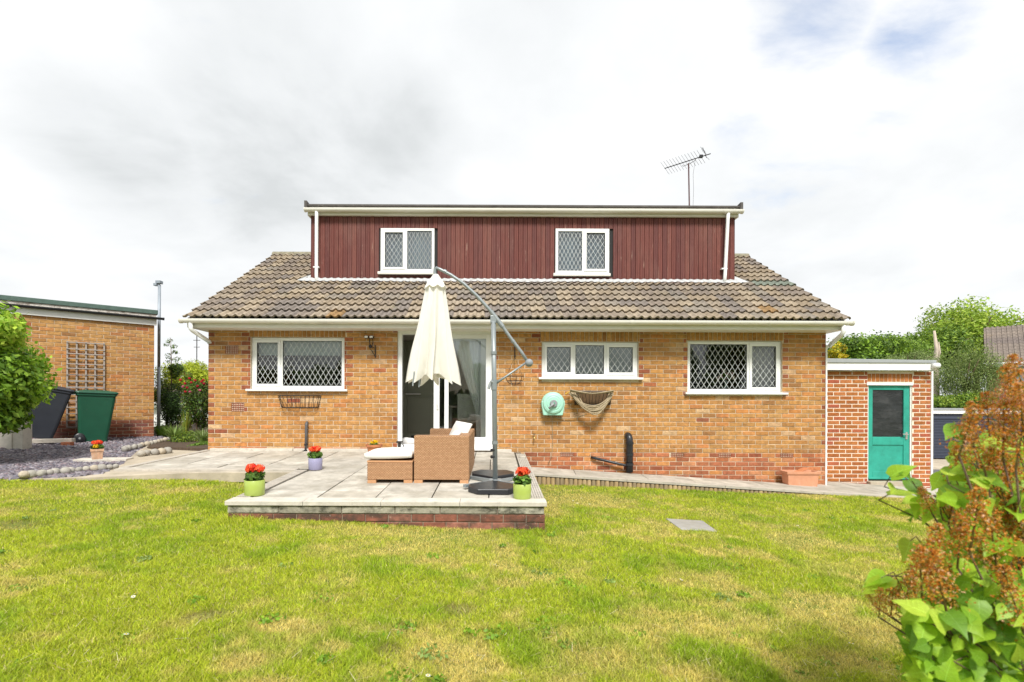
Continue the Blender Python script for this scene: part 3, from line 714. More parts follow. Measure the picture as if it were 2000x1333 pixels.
# ---------------------------------------------------------------- patio door
def build_door():
    a, b, c, d = DOOR[0], DOOR[1], -.80, HT-.005; y = DW+.02; fw = .075
    fr = MB(); fr.box(a+.004, a+.075, y, y+.10, c+.06, d); fr.box(b-.09, b-.004, y, y+.10, c+.06, d); fr.box(a+.075, b-.09, y, y+.10, d-.085, d); fr.box(a+.004, b-.004, y-.02, y+.12, c-.005, c+.06)
    door = ob('patio_door', fr, M['upvc'], house, bevel=.005, label='white sliding patio door standing open on the left')
    zt = d-.085; zb = c+.06
    # fixed right panel: stiles
    def panel(x0, x1, yy, q=.075, name='sliding_panel', gm=None):
        m = MB(); m.box(x0, x0+q, yy, yy+.045, zb, zt); m.box(x1-q, x1, yy, yy+.045, zb, zt); m.box(x0+q, x1-q, yy, yy+.045, zt-q, zt); m.box(x0+q, x1-q, yy, yy+.045, zb, zb+.13)
        p = ob(name, m, M['upvc'], door, bevel=.004)
        m = MB(); m.quad((x0+q, yy+.02, zb+.13), (x1-q, yy+.02, zb+.13), (x1-q, yy+.02, zt-q), (x0+q, yy+.02, zt-q)); return ob('pane', m, M['pane'], door)
    panel(XX(870, DW)-.02, b-.09, y+.003, q=.07, name='fixed_panel')
    panel(XX(846, DW), b-.15, y+.052, q=.10)
    m = MB(); hx = XX(854, DW); m.box(hx-.018, hx+.018, y+.030, y+.0515, ZZ(800,DW), ZZ(765,DW)); m.tube([(hx-.006,y+.03,ZZ(797,DW)),(hx-.006,y+.005,ZZ(792,DW)),(hx-.006,y+.005,ZZ(773,DW)),(hx-.006,y+.03,ZZ(768,DW))], .008, 6)
    ob('handle', m, M['whiteceramic'], door)
    m = MB(); m.box(a-.02, b+.02, DW-.09, DW+.018, c-.028, c+.012); ob('threshold', m, M['upvc'], door, bevel=.006)
build_door()

# ---------------------------------------------------------------- roof
RY0, RZ0, RY1, RZ1 = 8.28, 1.335, 11.67, 3.32
RX0, RX1 = -5.03, 5.76
sl_l = math.hypot(RY1-RY0, RZ1-RZ0); ca, sa = (RY1-RY0)/sl_l, (RZ1-RZ0)/sl_l
def roofp(x, s, h=0): return Vector((x, RY0+s*ca-h*sa, RZ0+s*sa+h*ca))
DX0, DX1, DDY = -3.55, 4.64, 9.92          # dormer
mb = MB(); a, b = RX0+.03, RX1-.03
mb.v = [tuple(roofp(a, .02, -.05)), tuple(roofp(b, .02, -.05)), tuple(roofp(b, sl_l, -.05)), tuple(roofp(a, sl_l, -.05))]
bk = lambda x, s: (x, RY1+s*ca, RZ1-s*sa-.05/ca)
mb.v += [bk(b, sl_l), bk(a, sl_l)]
mb.face((0,1,2,3)); mb.face((3,2,4,5))
roof = ob('roof', mb, M['redbrown'], house)
TW, TG = .2565, .289
def tile_geo(mb, Mx, j=0):
    prof = []
    for k in range(13):
        u = k/12; x = u*TW; ph = (u*2) % 1.0
        h = .0
        if ph > .42: h = .028*math.sin(PI*(ph-.42)/.58)
        if k == 12: h = 0
        prof.append((x, h))
    n = len(mb.v); L_ = TG+.05
    for (x, h) in prof: mb.v.append(tuple(Mx @ Vector((x, 0, h*1.2+.044))))
    for (x, h) in prof: mb.v.append(tuple(Mx @ Vector((x, L_, h*1.2+.004))))
    for (x, h) in prof: mb.v.append(tuple(Mx @ Vector((x, .024, h*1.1+.008))))
    for k in range(12):
        mb.face((n+k, n+k+1, n+13+k+1, n+13+k)); mb.face((n+26+k, n+26+k+1, n+k+1, n+k))
TPAL = [(c[0]*1.2, c[1]*1.25, c[2]*1.32) for c in [(.25,.20,.145),(.22,.175,.13),(.27,.215,.155),(.20,.16,.125),(.29,.23,.16),(.22,.185,.145),(.245,.19,.13),(.18,.15,.125)]]
TM = []
for c in TPAL+[(.30,.19,.09),(.20,.23,.19)]:
    mb = MB(); mb.cur = c; tile_geo(mb, Matrix.Identity(4)); me = mb.mesh('tile', False); me.materials.append(M['tile']); TM.append(me)
def rot_roof(): return (math.atan2(sa, ca), 0, 0)
items = []; r_ = 0; s = -.02
while s < sl_l-.05:
    x = RX0; ci = 0
    while x < RX1-.1:
        p = roofp(x+TW/2, s+TG*.5)
        hid = (x > DX0+.12 and x+TW < DX1-.12 and s*ca+RY0 > DDY+.02)
        if not hid: items.append((x, s, r_, ci))
        x += TW; ci += 1
    s += TG; r_ += 1
items.sort(key=lambda t: t[1]*1.0+abs(t[0])*.02)
st = MB(); rn = random.Random(11)
for n_, (x, s, r_, ci) in enumerate(items):
    i = rn.randrange(8)
    if x < -1.5 and rn.random() < .25: i = rn.choice([3,7])
    if ci in (9, 10) and r_ < 5 and rn.random() < .35: i = 8
    if r_ == 6 and x > RX1-.8: i = 9
    if ci == 37 and r_ < 5: i = rn.choice([8, 3, 4])
    p = roofp(x, s, rn.uniform(-.002,.003))
    if n_ < 300: ob('tile', TM[i], None, roof, loc=p, rot=(math.atan2(sa, ca), rn.uniform(-.012,.012), rn.uniform(-.008,.008)))
    else:
        st.cur = (TPAL+[(.36,.24,.11),(.22,.25,.21)])[i]; tile_geo(st, Matrix.Translation(p) @ Matrix.Rotation(math.atan2(sa, ca), 4, 'X'))
ob('tiles', st, M['tile'], roof, kind='stuff')
# ridge tiles at both ends
for (xa, xb) in ((RX0, DX0-.05), (DX1+.05, RX1)):
    n = max(2, round((xb-xa)/.45))
    for i in range(n):
        u0 = xa+(xb-xa)*i/n; u1 = xa+(xb-xa)*(i+1)/n-.006; m = MB(); m.cur = (.24,.22,.16)
        pts = [(math.cos(t)*.125, math.sin(t)*.105) for t in [PI*k/8 for k in range(9)]]
        b0 = len(m.v); m.v += [(u0, RY1+a_, RZ1-.03+b_) for a_, b_ in pts]+[(u1, RY1+a_, RZ1-.03+b_) for a_, b_ in pts]
        for k in range(8): m.face((b0+k, b0+k+1, b0+9+k+1, b0+9+k))
        m.face(tuple(b0+k for k in range(9))); m.face(tuple(b0+9+k for k in reversed(range(9))))
        ob('ridge_tile', m, M['tile'], roof)
# fascia, soffit, gutter
def gutter(parent, xa, xb, y, z, r, m, clips, name='gutter', clipm=None, joins=()):
    g = MB(); pr = [(-r,.012),(-r,0)]+[(-r*math.cos(t), -r*math.sin(t)*.95) for t in [PI*k/10 for k in range(11)]]+[(r,.012)]
    inn = [(p[0]*.9, p[1]*.88+.002) for p in pr[::-1]]; loop = pr+inn
    n = len(loop); b0 = len(g.v); g.v += [(xa, y+a_, z+b_) for a_, b_ in loop]+[(xb, y+a_, z+b_) for a_, b_ in loop]
    for k in range(n): j = (k+1) % n; g.face((b0+k, b0+j, b0+n+j, b0+n+k))
    o = ob(name, g, m, parent, smooth=False)
    cm = clipm or m
    for x in clips:
        c = MB(); cl = [(p[0]*1.06, p[1]*1.06) for p in pr]; b0 = 0
        c.v += [(x-.009, y+a_, z+b_-.001) for a_, b_ in cl]+[(x+.009, y+a_, z+b_-.001) for a_, b_ in cl]
        for k in range(len(cl)-1): c.face((k, k+1, len(cl)+k+1, len(cl)+k))
        ob('gutter_clip', c, cm, o)
    for x in list(joins)+[xa+.01, xb-.01]:
        c = MB(); cl = [(p[0]*1.12, p[1]*1.12) for p in pr]; hw = .03 if x in joins else .014; q = len(cl)
        c.v += [(x-hw, y+a_, z+b_) for a_, b_ in cl]+[(x+hw, y+a_, z+b_) for a_, b_ in cl]
        for k in range(q-1): c.face((k, k+1, q+k+1, q+k))
        c.face(tuple(range(q))); c.face(tuple(q+k for k in reversed(range(q)))); ob('gutter_joint' if x in joins else 'gutter_end', c, cm, o)
    return o
FX0, FX1 = XX(365, 8.36), XX(1652, 8.36)
mb = MB(); mb.box(FX0, FX1, 8.36, 8.385, ZZ(642.5, 8.36), ZZ(624, 8.36)); ob('fascia', mb, M['trim'], house, bevel=.004)
mb = MB(); mb.box(FX0, FX1, 8.386, 9.0, ZZ(642.5,8.36)+.004, ZZ(642.5,8.36)+.016); ob('soffit', mb, M['trim'], house)
gutter(house, XX(352, 8.30), XX(1664, 8.30), 8.295, ZZ(627.5, 8.3), .056, M['trim'], [XX(p, 8.3) for p in (390,475,560,643,727,905,990,1070,1155,1235,1325,1410,1500,1588)], joins=[XX(805,8.3), XX(1232,8.3)])
# bargeboards
for xa, xb in ((RX0+.005, RX0+.03), (RX1-.03, RX1-.005)):
    m = MB(); pts = [(8.39, RZ0-.10), (8.39, RZ0+.02), (RY1, RZ1-.03), (RY1, RZ1-.22)]
    b0 = 0; m.v += [(xa, y, z) for y, z in pts]+[(xb, y, z) for y, z in pts]
    m.face((0,1,2,3)); m.face((7,6,5,4))
    for k in range(4): j = (k+1) % 4; m.face((k, j, 4+j, 4+k))
    ob('bargeboard', m, M['trim'], house)
def dpipe(pts, r=.034, m=None, name='downpipe'):
    mb = MB(); mb.tube(pts, r, 12); return ob(name, mb, m or M['upvc'], house, smooth=True)
dpipe([P(372,633,8.3),P(372,645,8.3),P(376,649,8.32),P(408,670,8.72),P(409,674,8.72)])
dpipe([P(1647,633,8.3),P(1647,646,8.3),P(1643,652,8.32),P(1621,672,8.72),P(1619,676,8.72)])
# ---------------------------------------------------------------- dormer
DT = 3.585; DB = 2.28
UW1 = rect(742, 848, 447, 538, DDY); UW2 = rect(1083, 1189, 446.5, 540, DDY)
UW1 = (UW1[0], UW1[1], UW1[2]+.05, UW1[3]); UW2 = (UW2[0], UW2[1], UW2[2]+.05, UW2[3])
dorm = ob('dormer', wall_mesh(DX0, DX1, 2.2, DT+.02, DDY+.024, DDY+.12, [UW1, UW2]), M['dark'], house)
PP = [(.136,.036,.027),(.126,.033,.026),(.148,.041,.031),(.115,.031,.026),(.165,.052,.039),(.132,.040,.033)]
x = DX0; rn = random.Random(3); PMs = {}
while x < DX1-.01:
    wdt = .0872; 
    segs = [(DB, DT)]
    for W_ in (UW1, UW2):
        if x+wdt > W_[0]+.01 and x < W_[1]-.01: segs = [(DB, W_[2]-.06), (W_[3], DT)]
    i = rn.randrange(6); proud = rn.choice([0,0,0,.006,.004])
    for (c, d) in segs:
        m = MB(); m.cur = PP[i]; e = .0075; xw = min(wdt, DX1-x)
        # board with rounded grooved edges and a shallow centre reed
        pr = [(0,.012),(e,0),(xw*.47,0),(xw*.5,.003),(xw*.53,0),(xw-e,0),(xw,.012)]
        b0 = 0; m.v += [(x+a_, DDY-proud+b_, c) for a_, b_ in pr]+[(x+a_, DDY-proud+b_, d) for a_, b_ in pr]
        for k in range(6): m.face((k, k+1, 7+k+1, 7+k))
        ob('plank', m, M['plank'], dorm)
    x += wdt
for i, (xa, xb) in enumerate(((DX0-.012, DX0-.0), (DX1+.0, DX1+.012))):
    # cheek walls that run back to meet the roof
    m = MB(); pts = [(DDY+.002, 2.2), (DDY+.002, DT), (RY1+1.2, DT), (RY1+1.2, 3.0)]
    m.cur = PP[1]; m.v += [(xa, y, z) for y, z in pts]+[(xb, y, z) for y, z in pts]; m.face((0,1,2,3)); m.face((7,6,5,4))
    for k in range(4): j = (k+1) % 4; m.face((k, j, 4+j, 4+k))
    ob('cheek', m, M['plank'], dorm)
mb = MB(); mb.box(DX0-.06, DX1+.06, DDY-.12, RY1+1.3, DT+.155, DT+.185); ob('flat_roof', mb, M['redbrown'], house)
mb = MB(); mb.box(DX0-.05, DX1+.05, DDY-.075, DDY-.05, DT-.012, DT+.15); ob('fascia', mb, M['trim'], house, bevel=.004)
mb = MB()
for x in (DX0-.06, DX1+.03): mb.box(x, x+.03, DDY-.049, RY1+1.3, DT-.012, DT+.15)
mb.box(DX0-.029, DX1+.029, DDY-.049, DDY+.02, DT-.005, DT+.008); ob('soffit', mb, M['trim'], house)
for x in (DX0-.09, DX1+.05):
    mb = MB(); mb.prism([(x,DDY-.15),(x+.05,DDY-.15),(x+.05,DDY+.2),(x,DDY+.2)], DT+.10, lambda x_, y_: DT+.21+(.03 if y_ < DDY else 0)); ob('roof_kerb', mb, M['redbrown'], house)
GD = DDY-.135
gutter(house, XX(594, GD), XX(1449, GD), GD, ZZ(410.5, GD), .055, M['trim'], [XX(p, GD) for p in (625,708,789,867,948,1100,1168,1249,1330,1410)], joins=[XX(970,GD), XX(1062,GD)])
dpipe([P(617,414,GD),P(617,424,GD),P(617,540,DDY-.05),P(618,552,DDY-.08)], .033)
dpipe([P(1421,414,GD),P(1420,428,GD),P(1415,536,DDY-.05),P(1414,551,DDY-.08)], .033)
for px, py in ((617,524),(1413,524)):
    mb = MB(); p = P(px, py, DDY-.05); mb.box(p.x-.055, p.x+.055, p.y-.03, p.y+.04, p.z-.012, p.z+.012); ob('pipe_bracket', mb, M['upvc'], house)
window(house, UW1, DDY-.02, [(0,.47,1),(.47,1,0)], sill=False, glassm=M['pane_up'], pw=.084, ph=.148, dep=.10, lbl='left dormer window with latticed panes')
window(house, UW2, DDY-.02, [(0,.52,0),(.52,1,1)], sill=False, glassm=M['pane_up'], pw=.084, ph=.148, dep=.10, lbl='right dormer window with latticed panes')
for W_ in (UW1, UW2):
    m = MB(); n = 40
    for i in range(n):
        xa = W_[0]+(W_[1]-W_[0])*i/n; xb = W_[0]+(W_[1]-W_[0])*(i+1)/n; m.quad((xa, DDY+.2+.02*math.sin(i*1.9), W_[2]), (xb, DDY+.2+.02*math.sin((i+1)*1.9), W_[2]), (xb, DDY+.2+.02*math.sin((i+1)*1.9), W_[3]), (xa, DDY+.2+.02*math.sin(i*1.9), W_[3]))
    o = ob('net_curtain', m, M['net']); tag(o, 'pale net curtain behind the %s dormer window' % ('left' if W_ is UW1 else 'right'), 'curtain')
mb = MB(); mb.box(DX0+.05, DX1-.05, DDY+.7, DDY+.74, 2.2, DT); ob('interior_wall', mb, M['wallpaint'], house)
# flashing with a wavy lower edge
mb = MB(); n = 260
for i in range(n):
    xa = DX0-.10+(DX1-DX0+.2)*i/n; xb = DX0-.10+(DX1-DX0+.2)*(i+1)/n
    def fz(x, k):
        s0 = (DDY-RY0)/ca; ph = ((x-RX0)/TW*2) % 1.0; h = .03+(.028*math.sin(PI*(ph-.42)/.58) if ph > .42 else 0)
        return roofp(x, s0-(.0 if k == 0 else .085+.014*math.sin(x*3.1)+.012*math.sin(x*23)), h*.55+.040+(.028 if k == 0 else .0))
    mb.quad(fz(xa, 1), fz(xb, 1), fz(xb, 0), fz(xa, 0))
ob('flashing', mb, M['flash'], roof, smooth=True)
for sgn, x in ((-1, DX0), (1, DX1)):
    mb = MB(); s0 = (DDY-RY0)/ca
    a = roofp(x, s0-.10, .06); b = roofp(x+sgn*.26, s0-.04, .055); c = roofp(x+sgn*.22, s0+.03, .07); d = roofp(x+sgn*.06, s0+.30, .075); e = roofp(x, s0+.30, .11)
    n = 0; mb.v = [tuple(v) for v in (a,b,c,d,e)]; mb.face((0,1,2,3,4) if sgn > 0 else (4,3,2,1,0)); ob('flashing', mb, M['flash'], roof)

# ================================================================== PATIO
def build_patio():
    base = MB(); poly = ccw([(-4.99,6.81),(-2.53,6.81),(-2.57,5.04),(.455,5.04),(.455,DW-.005),(-4.86,DW-.005)])
    base.prism(poly, -1.5, lambda x, y: z_patio(x, y)-.018)
    pat = ob('patio', base, M['joint'], kind='structure')
    cols = [(.50,.465,.40),(.45,.42,.365),(.53,.495,.43),(.48,.44,.37),(.55,.52,.46)]
    rows = [5.165,5.52,6.10,6.68,7.26,7.84,8.42,DW-.03]
    xs = [-2.44,-1.79,-1.20,-.63,-.05,.345]; xl = [-4.93,-4.35,-3.76,-3.18,-2.59]
    for j in range(len(rows)-1):
        y0, y1 = rows[j], rows[j+1]
        X_ = xs if y1 < 6.9 else ([-4.93,-4.36,-3.78,-3.2,-2.62,-2.04,-1.46,-.88,-.30,.345] if j > 4 else [-4.93,-4.35,-3.76,-3.18,-2.44,-1.79,-1.20,-.63,-.05,.345])
        for i in range(len(X_)-1):
            if y0 < 6.9 and y1 > 6.9 and X_[i] < -2.5: y0_ = 6.92
            else: y0_ = y0
            m = MB(); m.cur = random.choice(cols); g = .006; dz = random.uniform(-.003,.003); tx = random.uniform(-.004,.004)
            m.prism([(X_[i]+g,y0_+g),(X_[i+1]-g,y0_+g),(X_[i+1]-g,y1-g),(X_[i]+g,y1-g)], lambda x, y: z_patio(x, y)-.015, lambda x, y: z_patio(x, y)+dz+tx*(x-X_[i]))
            ob('slab', m, M['slab'], pat, bevel=.004)
    # coping along the front
    xb = [-2.62,-1.86,-1.10,-.33,.52]
    for i in range(4):
        m = MB(); m.prism([(xb[i]+.0015,4.98),(xb[i+1]-.0015,4.98),(xb[i+1]-.0015,5.155),(xb[i]+.0015,5.155)], lambda x, y: z_patio(x, y)-.035, lambda x, y: z_patio(x, y)+.008)
        ob('coping', m, M['coping'], pat, bevel=.004)
    # grooved boards on both sides
    for (xa, xb_, y0, y1, nm) in ((.36,.51,5.16,DW-.35,'deck_board'),(-2.60,-2.455,5.16,6.74,'deck_board')):
        m = MB(); n = 6; wv = (xb_-xa)/n
        for i in range(n): m.prism([(xa+i*wv+.002,y0),(xa+(i+1)*wv-.002,y0),(xa+(i+1)*wv-.002,y1),(xa+i*wv+.002,y1)], lambda x, y: z_patio(x, y)-.03, lambda x, y: z_patio(x, y)+.013)
        ob(nm, m, M['board'], pat)
        m = MB(); xo = xb_ if xa > 0 else xa
    m = MB(); m.prism(ccw([(-5.02,6.76),(-2.62,6.76),(-2.62,6.90),(-5.02,6.90)]), lambda x, y: z_patio(x, y)-.04, lambda x, y: z_patio(x, y)+.010); ob('deck_board', m, M['board'], pat, bevel=.004)
    m = MB(); m.prism(ccw([(-5.04,6.905),(-4.94,6.905),(-4.80,DW-.01),(-4.90,DW-.01)]), lambda x, y: z_patio(x, y)-.06, lambda x, y: z_patio(x, y)+.012); ob('deck_board', m, M['board'], pat)
    # rendered low kerb under left platform
    m = MB(); m.prism(ccw([(-4.98,6.785),(-2.56,6.785),(-2.56,6.808),(-4.98,6.808)]), -1.2, lambda x, y: z_patio(x, y)-.041); ob('kerb_face', m, M['concrete'], pat)
    # ledge along the house wall
    for (a, b) in ((-4.80,-3.4),(-3.39,-1.63),(-.03,.30)):
        m = MB(); m.box(a, b, DW-.085, DW-.004, -.87, -.808); ob('wall_ledge', m, M['coping'], pat, bevel=.006)
    # front: mossy blocks then two brick courses
    z0 = z_patio(0, 5)-.036
    x = -2.60
    for w_ in (.50,.62,.52,.44,.56,.47):
        m = MB(); m.cur = random.choice([(.42,.40,.32),(.36,.34,.27),(.30,.28,.22)]); w2 = min(w_, .50-x)
        brick_geo(m, w2-.008, .074, .08, Matrix.Translation((x, 5.0+random.uniform(-.003,.003), z0-.076))); ob('block', m, M['mossblock'], pat); x += w_
    W_ = MB(); W_.box(-2.595, .495, 5.012, 5.035, -1.5, z0); ob('patio_mortar', W_, M['mortar_dark'], pat)
    rn = random.Random(9)
    for r_ in range(3):
        x = -2.60-(.11 if r_ % 2 else 0)
        while x < .50:
            a = max(x, -2.60); b = min(x+.215, .50)
            if b-a > .03: ob('brick', brick_mesh('pw', rn.randrange(3), rn.randrange(2), M['plinth_brick']), None, pat, loc=(a, 5.002+rn.uniform(-.003,.003), z0-.076-.078*(r_+1)), scale=((b-a)/.215, 1, 1.06))
            x += .225
    # side faces
    for sx, x in ((1, .497), (-1, -2.597)):
        y = 5.055 if sx > 0 else 5.055; yend = 7.8 if sx > 0 else 6.74
        for r_ in range(3):
            yy = y-(.11 if r_ % 2 else 0)
            while yy < yend:
                a = max(yy, y); b = min(yy+.215, yend)
                if b-a > .03: ob('brick', brick_mesh('pw', rn.randrange(3), rn.randrange(2), M['plinth_brick']), None, pat, loc=(x, a if sx > 0 else b, z0-.01-.078*(r_+1)), rot=(0,0,PI/2 if sx > 0 else -PI/2), scale=((b-a)/.215, 1, 1.06))
                yy += .225
build_patio()
# path on the right
def build_path():
    base = MB(); base.prism(ccw([(.53,7.86),(9.2,7.86),(9.2,9.3),(HX1+.02,9.3),(HX1+.02,DW-.006),(.53,DW-.006)]), -1.9, lambda x, y: z_path(x, y)-.03)
    pt = ob('side_path', base, M['joint'], kind='structure')
    x = .54; i = 0; cols = [(.50,.46,.40),(.45,.42,.36),(.53,.49,.42)]
    while x < 9.1:
        w_ = 1.14 if i % 2 else .74; xe = min(x+w_, 9.15); m = MB(); m.cur = random.choice(cols)
        far = DW-.10 if xe < HX1 else 9.29
        m.prism(ccw([(x+.004,7.965),(xe-.004,7.965),(xe-.004+.06,far),(x+.004+.06,far)]), lambda x_, y: z_path(x_, y)-.03, lambda x_, y: z_path(x_, y)+random.uniform(-.001,.001))
        ob('slab', m, M['slab'], pt); x += w_; i += 1
    m = MB(); m.prism(ccw([(.56,DW-.098),(HX1,DW-.098),(HX1,DW-.008),(.56,DW-.008)]), lambda x_, y: z_path(x_, y)-.05, lambda x_, y: z_path(x_, y)-.012); ob('soil_strip', m, M['soil'], pt)
    x = .53
    while x < 9.1:
        xe = min(x+1.5, 9.15); m = MB(); m.prism(ccw([(x+.002,7.80),(xe-.002,7.80),(xe-.002,7.955),(x+.002,7.955)]), lambda x_, y: z_path(x_, y)-.032, lambda x_, y: z_path(x_, y)+.006); ob('edge_board', m, M['board'], pt, bevel=.003)
        x += 1.5
    lt = thing('log_edging', 'low edging of upright half-round logs holding up the side path', 'log edging', (2.4,7.84,-1.3), world=True)
    x = .56; rn = random.Random(4); LM = []
    for k in range(5):
        m = MB(); m.cur = rn.choice([(.34,.24,.12),(.28,.20,.10),(.38,.28,.15),(.25,.19,.11)]); m.lathe([(.0,.30),(.030,.30),(.034,.292),(.034,0)], n=10); me = m.mesh('log', True); me.materials.append(M['log']); LM.append(me)
    while x < 5.2:
        ob('log', LM[rn.randrange(5)], None, lt, loc=(x, 7.835+rn.uniform(-.004,.004), z_path(x, 7.8)-.34-rn.random()*.006), rot=(0,0,rn.random()*6)); x += .069
    for i, (xa, xb) in enumerate(((5.23,7.6),(7.61,9.1))):
        m = MB(); m.prism(ccw([(xa,7.815),(xb,7.815),(xb,7.845),(xa,7.845)]), -1.9, lambda x_, y: z_path(x_, y)-.034); ob('riser_board', m, M['board'], pt)
build_path()
# inspection cover in the lawn
mb = MB(); mb.cur = (.33,.32,.30); c = [(XX(1300,5.75),5.72),(XX(1372,5.70),5.68),(XX(1402,5.2),5.20),(XX(1330,5.25),5.22)]
mb.prism(ccw(c), lambda x, y: z_lawn(x, y)-.05, lambda x, y: z_lawn(x, y)+.012); o = ob('paving_slab', mb, M['slab'], bevel=.004); tag(o, 'single grey paving slab set flush in the lawn', 'paving slab')

# ================================================================== SHED (right)
SD = 9.35
def build_shed():
    x0, x1 = 5.70, XX(1818, SD); zt = ZZ(722, SD); base = z_path(7, SD)-.1
    sh = thing('shed', 'orange brick flat-roofed outbuilding with white pointing at the right of the house', 'outbuilding', ((x0+x1)/2, SD, base+.1), world=True)
    dr = (XX(1695.5,SD), XX(1782,SD), ZZ(938,SD), ZZ(745,SD))
    ob('wall', wall_mesh(x0, x1, base-.1, zt, SD+.006, SD+.2, [dr]), M['mortar_pale'], sh)
    sol = [(dr[0]-.01, dr[1]+.01, ZZ(743.5,SD), ZZ(727,SD))]
    def tone(s, z, w_, so_, r_, rnd): return 'shedred' if (w_ < .16 or rnd.random() < .1) and not so_ else 'shed'
    brick_wall(sh, x0, x1-.005, zt-.075*30, zt-.01, SD, [(dr[0], dr[1], dr[2], dr[3]+.002)], tone, soldiers=sol, joint=.016, limit=300, score=lambda x, z: -z, xoff=.06)
    m = MB(); m.box(x1-.2, x1-.002, SD+.21, SD+3.5, base-.1, zt); m.box(x0, x1-.21, SD+3.3, SD+3.5, base-.1, zt); ob('wall', m, M['sidebrick'], sh)
    m = MB(); m.box(x1+.0, x1+.035, SD-.012, SD+.2, base-.1, zt); m.box(x0-.055, x0-.03, DW-.012, DW-.002, -1.45, ZZ(672,DW)); ob('corner_trim', m, M['whitewood'], sh)
    m = MB(); m.box(x0, XX(1824,SD-.1), SD-.12, SD-.095, ZZ(720.5,SD-.12), ZZ(706,SD-.12)); ob('fascia', m, M['whitewood'], sh)
    m = MB(); m.prism([(x0-.1,SD-.14),(XX(1829,SD-.14),SD-.14),(XX(1829,SD-.14),SD+3.6),(x0-.1,SD+3.6)], lambda x, y: ZZ(706,SD-.14), lambda x, y: ZZ(697.5+ (x-x0)*3.2/2.4,SD-.14)+.0); ob('roof', m, M['greyroof'], sh, bevel=.006)
    m = MB(); m.tube([P(1822,712,SD-.16),P(1833,711,SD-.16)], .05, 10); ob('gutter', m, M['upvc'], sh, smooth=True)
    # door
    m = MB(); f = .022; m.box(dr[0], dr[0]+f, SD+.02, SD+.09, dr[2], dr[3]-.05); m.box(dr[1]-f, dr[1], SD+.02, SD+.09, dr[2], dr[3]-.05); m.box(dr[0]-.03, dr[1]+.01, SD-.012, SD+.09, dr[3]-.048, dr[3]-.002)
    ob('door_frame', m, M['whitewood'], sh, bevel=.003)
    a, b, c, d = dr[0]+f+.003, dr[1]-f-.003, ZZ(934,SD), dr[3]-.053; y = SD+.035; q = .085
    g0, g1 = ZZ(851,SD), ZZ(759,SD); p1 = ZZ(867,SD); 
    m = MB(); m.box(a, a+q, y, y+.045, c, d); m.box(b-q-.02, b, y, y+.045, c, d); m.box(a+q, b-q-.02, y, y+.045, g1, d); m.box(a+q, b-q-.02, y, y+.045, p1, g0); m.box(a+q, b-q-.02, y, y+.045, c, c+.14)
    door = ob('door', m, M['tealpaint'], sh, bevel=.006, label='teal painted door with dark obscured glass in its upper half')
    m = MB(); m.box(a+q-.002, b-q-.018, y+.016, y+.03, c+.138, p1+.002); ob('panel', m, M['tealpaint'], door)
    m = MB(); m.box(a+q-.002, b-q-.018, y+.022, y+.028, g0-.002, g1+.002); ob('pane', m, mat('reeded_glass', (.018,.020,.022), .12, var=.6, nscale=2.2, nstretch=(1,1,6), spec=.6, stain=[((.10,.10,.105), 2.5, .5, .75, (1,1,3), .6)], bump=.25, bscale=50), door)
    m = MB(); m.box(a-.005, b+.003, y-.03, y-.002, c-.0, c+.045); ob('weatherboard', m, M['tealpaint'], door, bevel=.008)
    m = MB(); hx = XX(1773,SD); hz = ZZ(848,SD); m.box(hx-.018, hx+.018, y-.012, y-.001, hz-.07, hz+.06); m.tube([(hx,y-.01,hz+.02),(hx,y-.045,hz+.02),(hx-.10,y-.05,hz+.025)], .009, 8); ob('handle', m, mat('aluminium_handle', (.6,.6,.58), .35, metal=.8, var=.1), door)
    m = MB(); m.box(dr[0]-.02, dr[1]+.03, SD-.10, SD+.1, base-.1, ZZ(937,SD)); ob('step', m, M['concrete'], sh, bevel=.01)
build_shed()

# ================================================================== GARAGE (left)
GA = R(40)
gar = thing('garage', 'brick garage with green felt roof edge and black gutter behind the bins', 'garage', (-10.105, 9.173, -1.0), GA)
def build_garage():
    L_ = 3.363; zo = 1.0   # local z = z + 1.0
    zt = 1.66+zo
    ob('wall', wall_mesh(0, L_, -.3, zt, .007, .22, []), M['mortar'], gar)
    def tone(s, z, w_, so_, r_, rnd):
        if z < .50: return 'gred'
        t = rnd.random(); return 'gbuff' if t < .76 else ('brown' if t < .88 else ('orange' if t < .985 else 'red'))
    brick_wall(gar, 0, L_, .05, zt, 0, [], tone, limit=300, score=lambda x, z: abs(x-2.3)+abs(z-1.5), joint=.009)
    m = MB(); m.box(L_-.2, L_-.002, .225, 5, -.3, zt); m.box(-.2, -.01, 0, 5, -.3, zt); ob('wall', m, M['sidebrick'], gar)
    m = MB(); m.box(-.2, L_+.04, -.045, -.012, zt-.005, zt+.125); ob('fascia', m, M['whitewood'], gar)
    m = MB(); m.box(-.2, L_+.03, -.05, 5, zt+.128, zt+.235); ob('roof_board', m, M['flaky'], gar)
    m = MB(); m.box(-.2, L_+.06, -.075, 5.1, zt+.238, zt+.33); ob('roof', m, M['felt_green'], gar, bevel=.006)
    gutter(gar, -.2, L_+.17, -.105, zt+.155, .040, M['gutter_black'], [.5,1.2,1.9,2.6,3.25])
build_garage()
def gar_k(px): q = (px-965)/1000; return (-7.5-11.36*q)/(.766-.643*q)
def gar_pt(px, py, off=0):
    k = gar_k(px); D = 11.36-.643*k; return (3.40-k, -off, ZZ(py, D)+1.0)
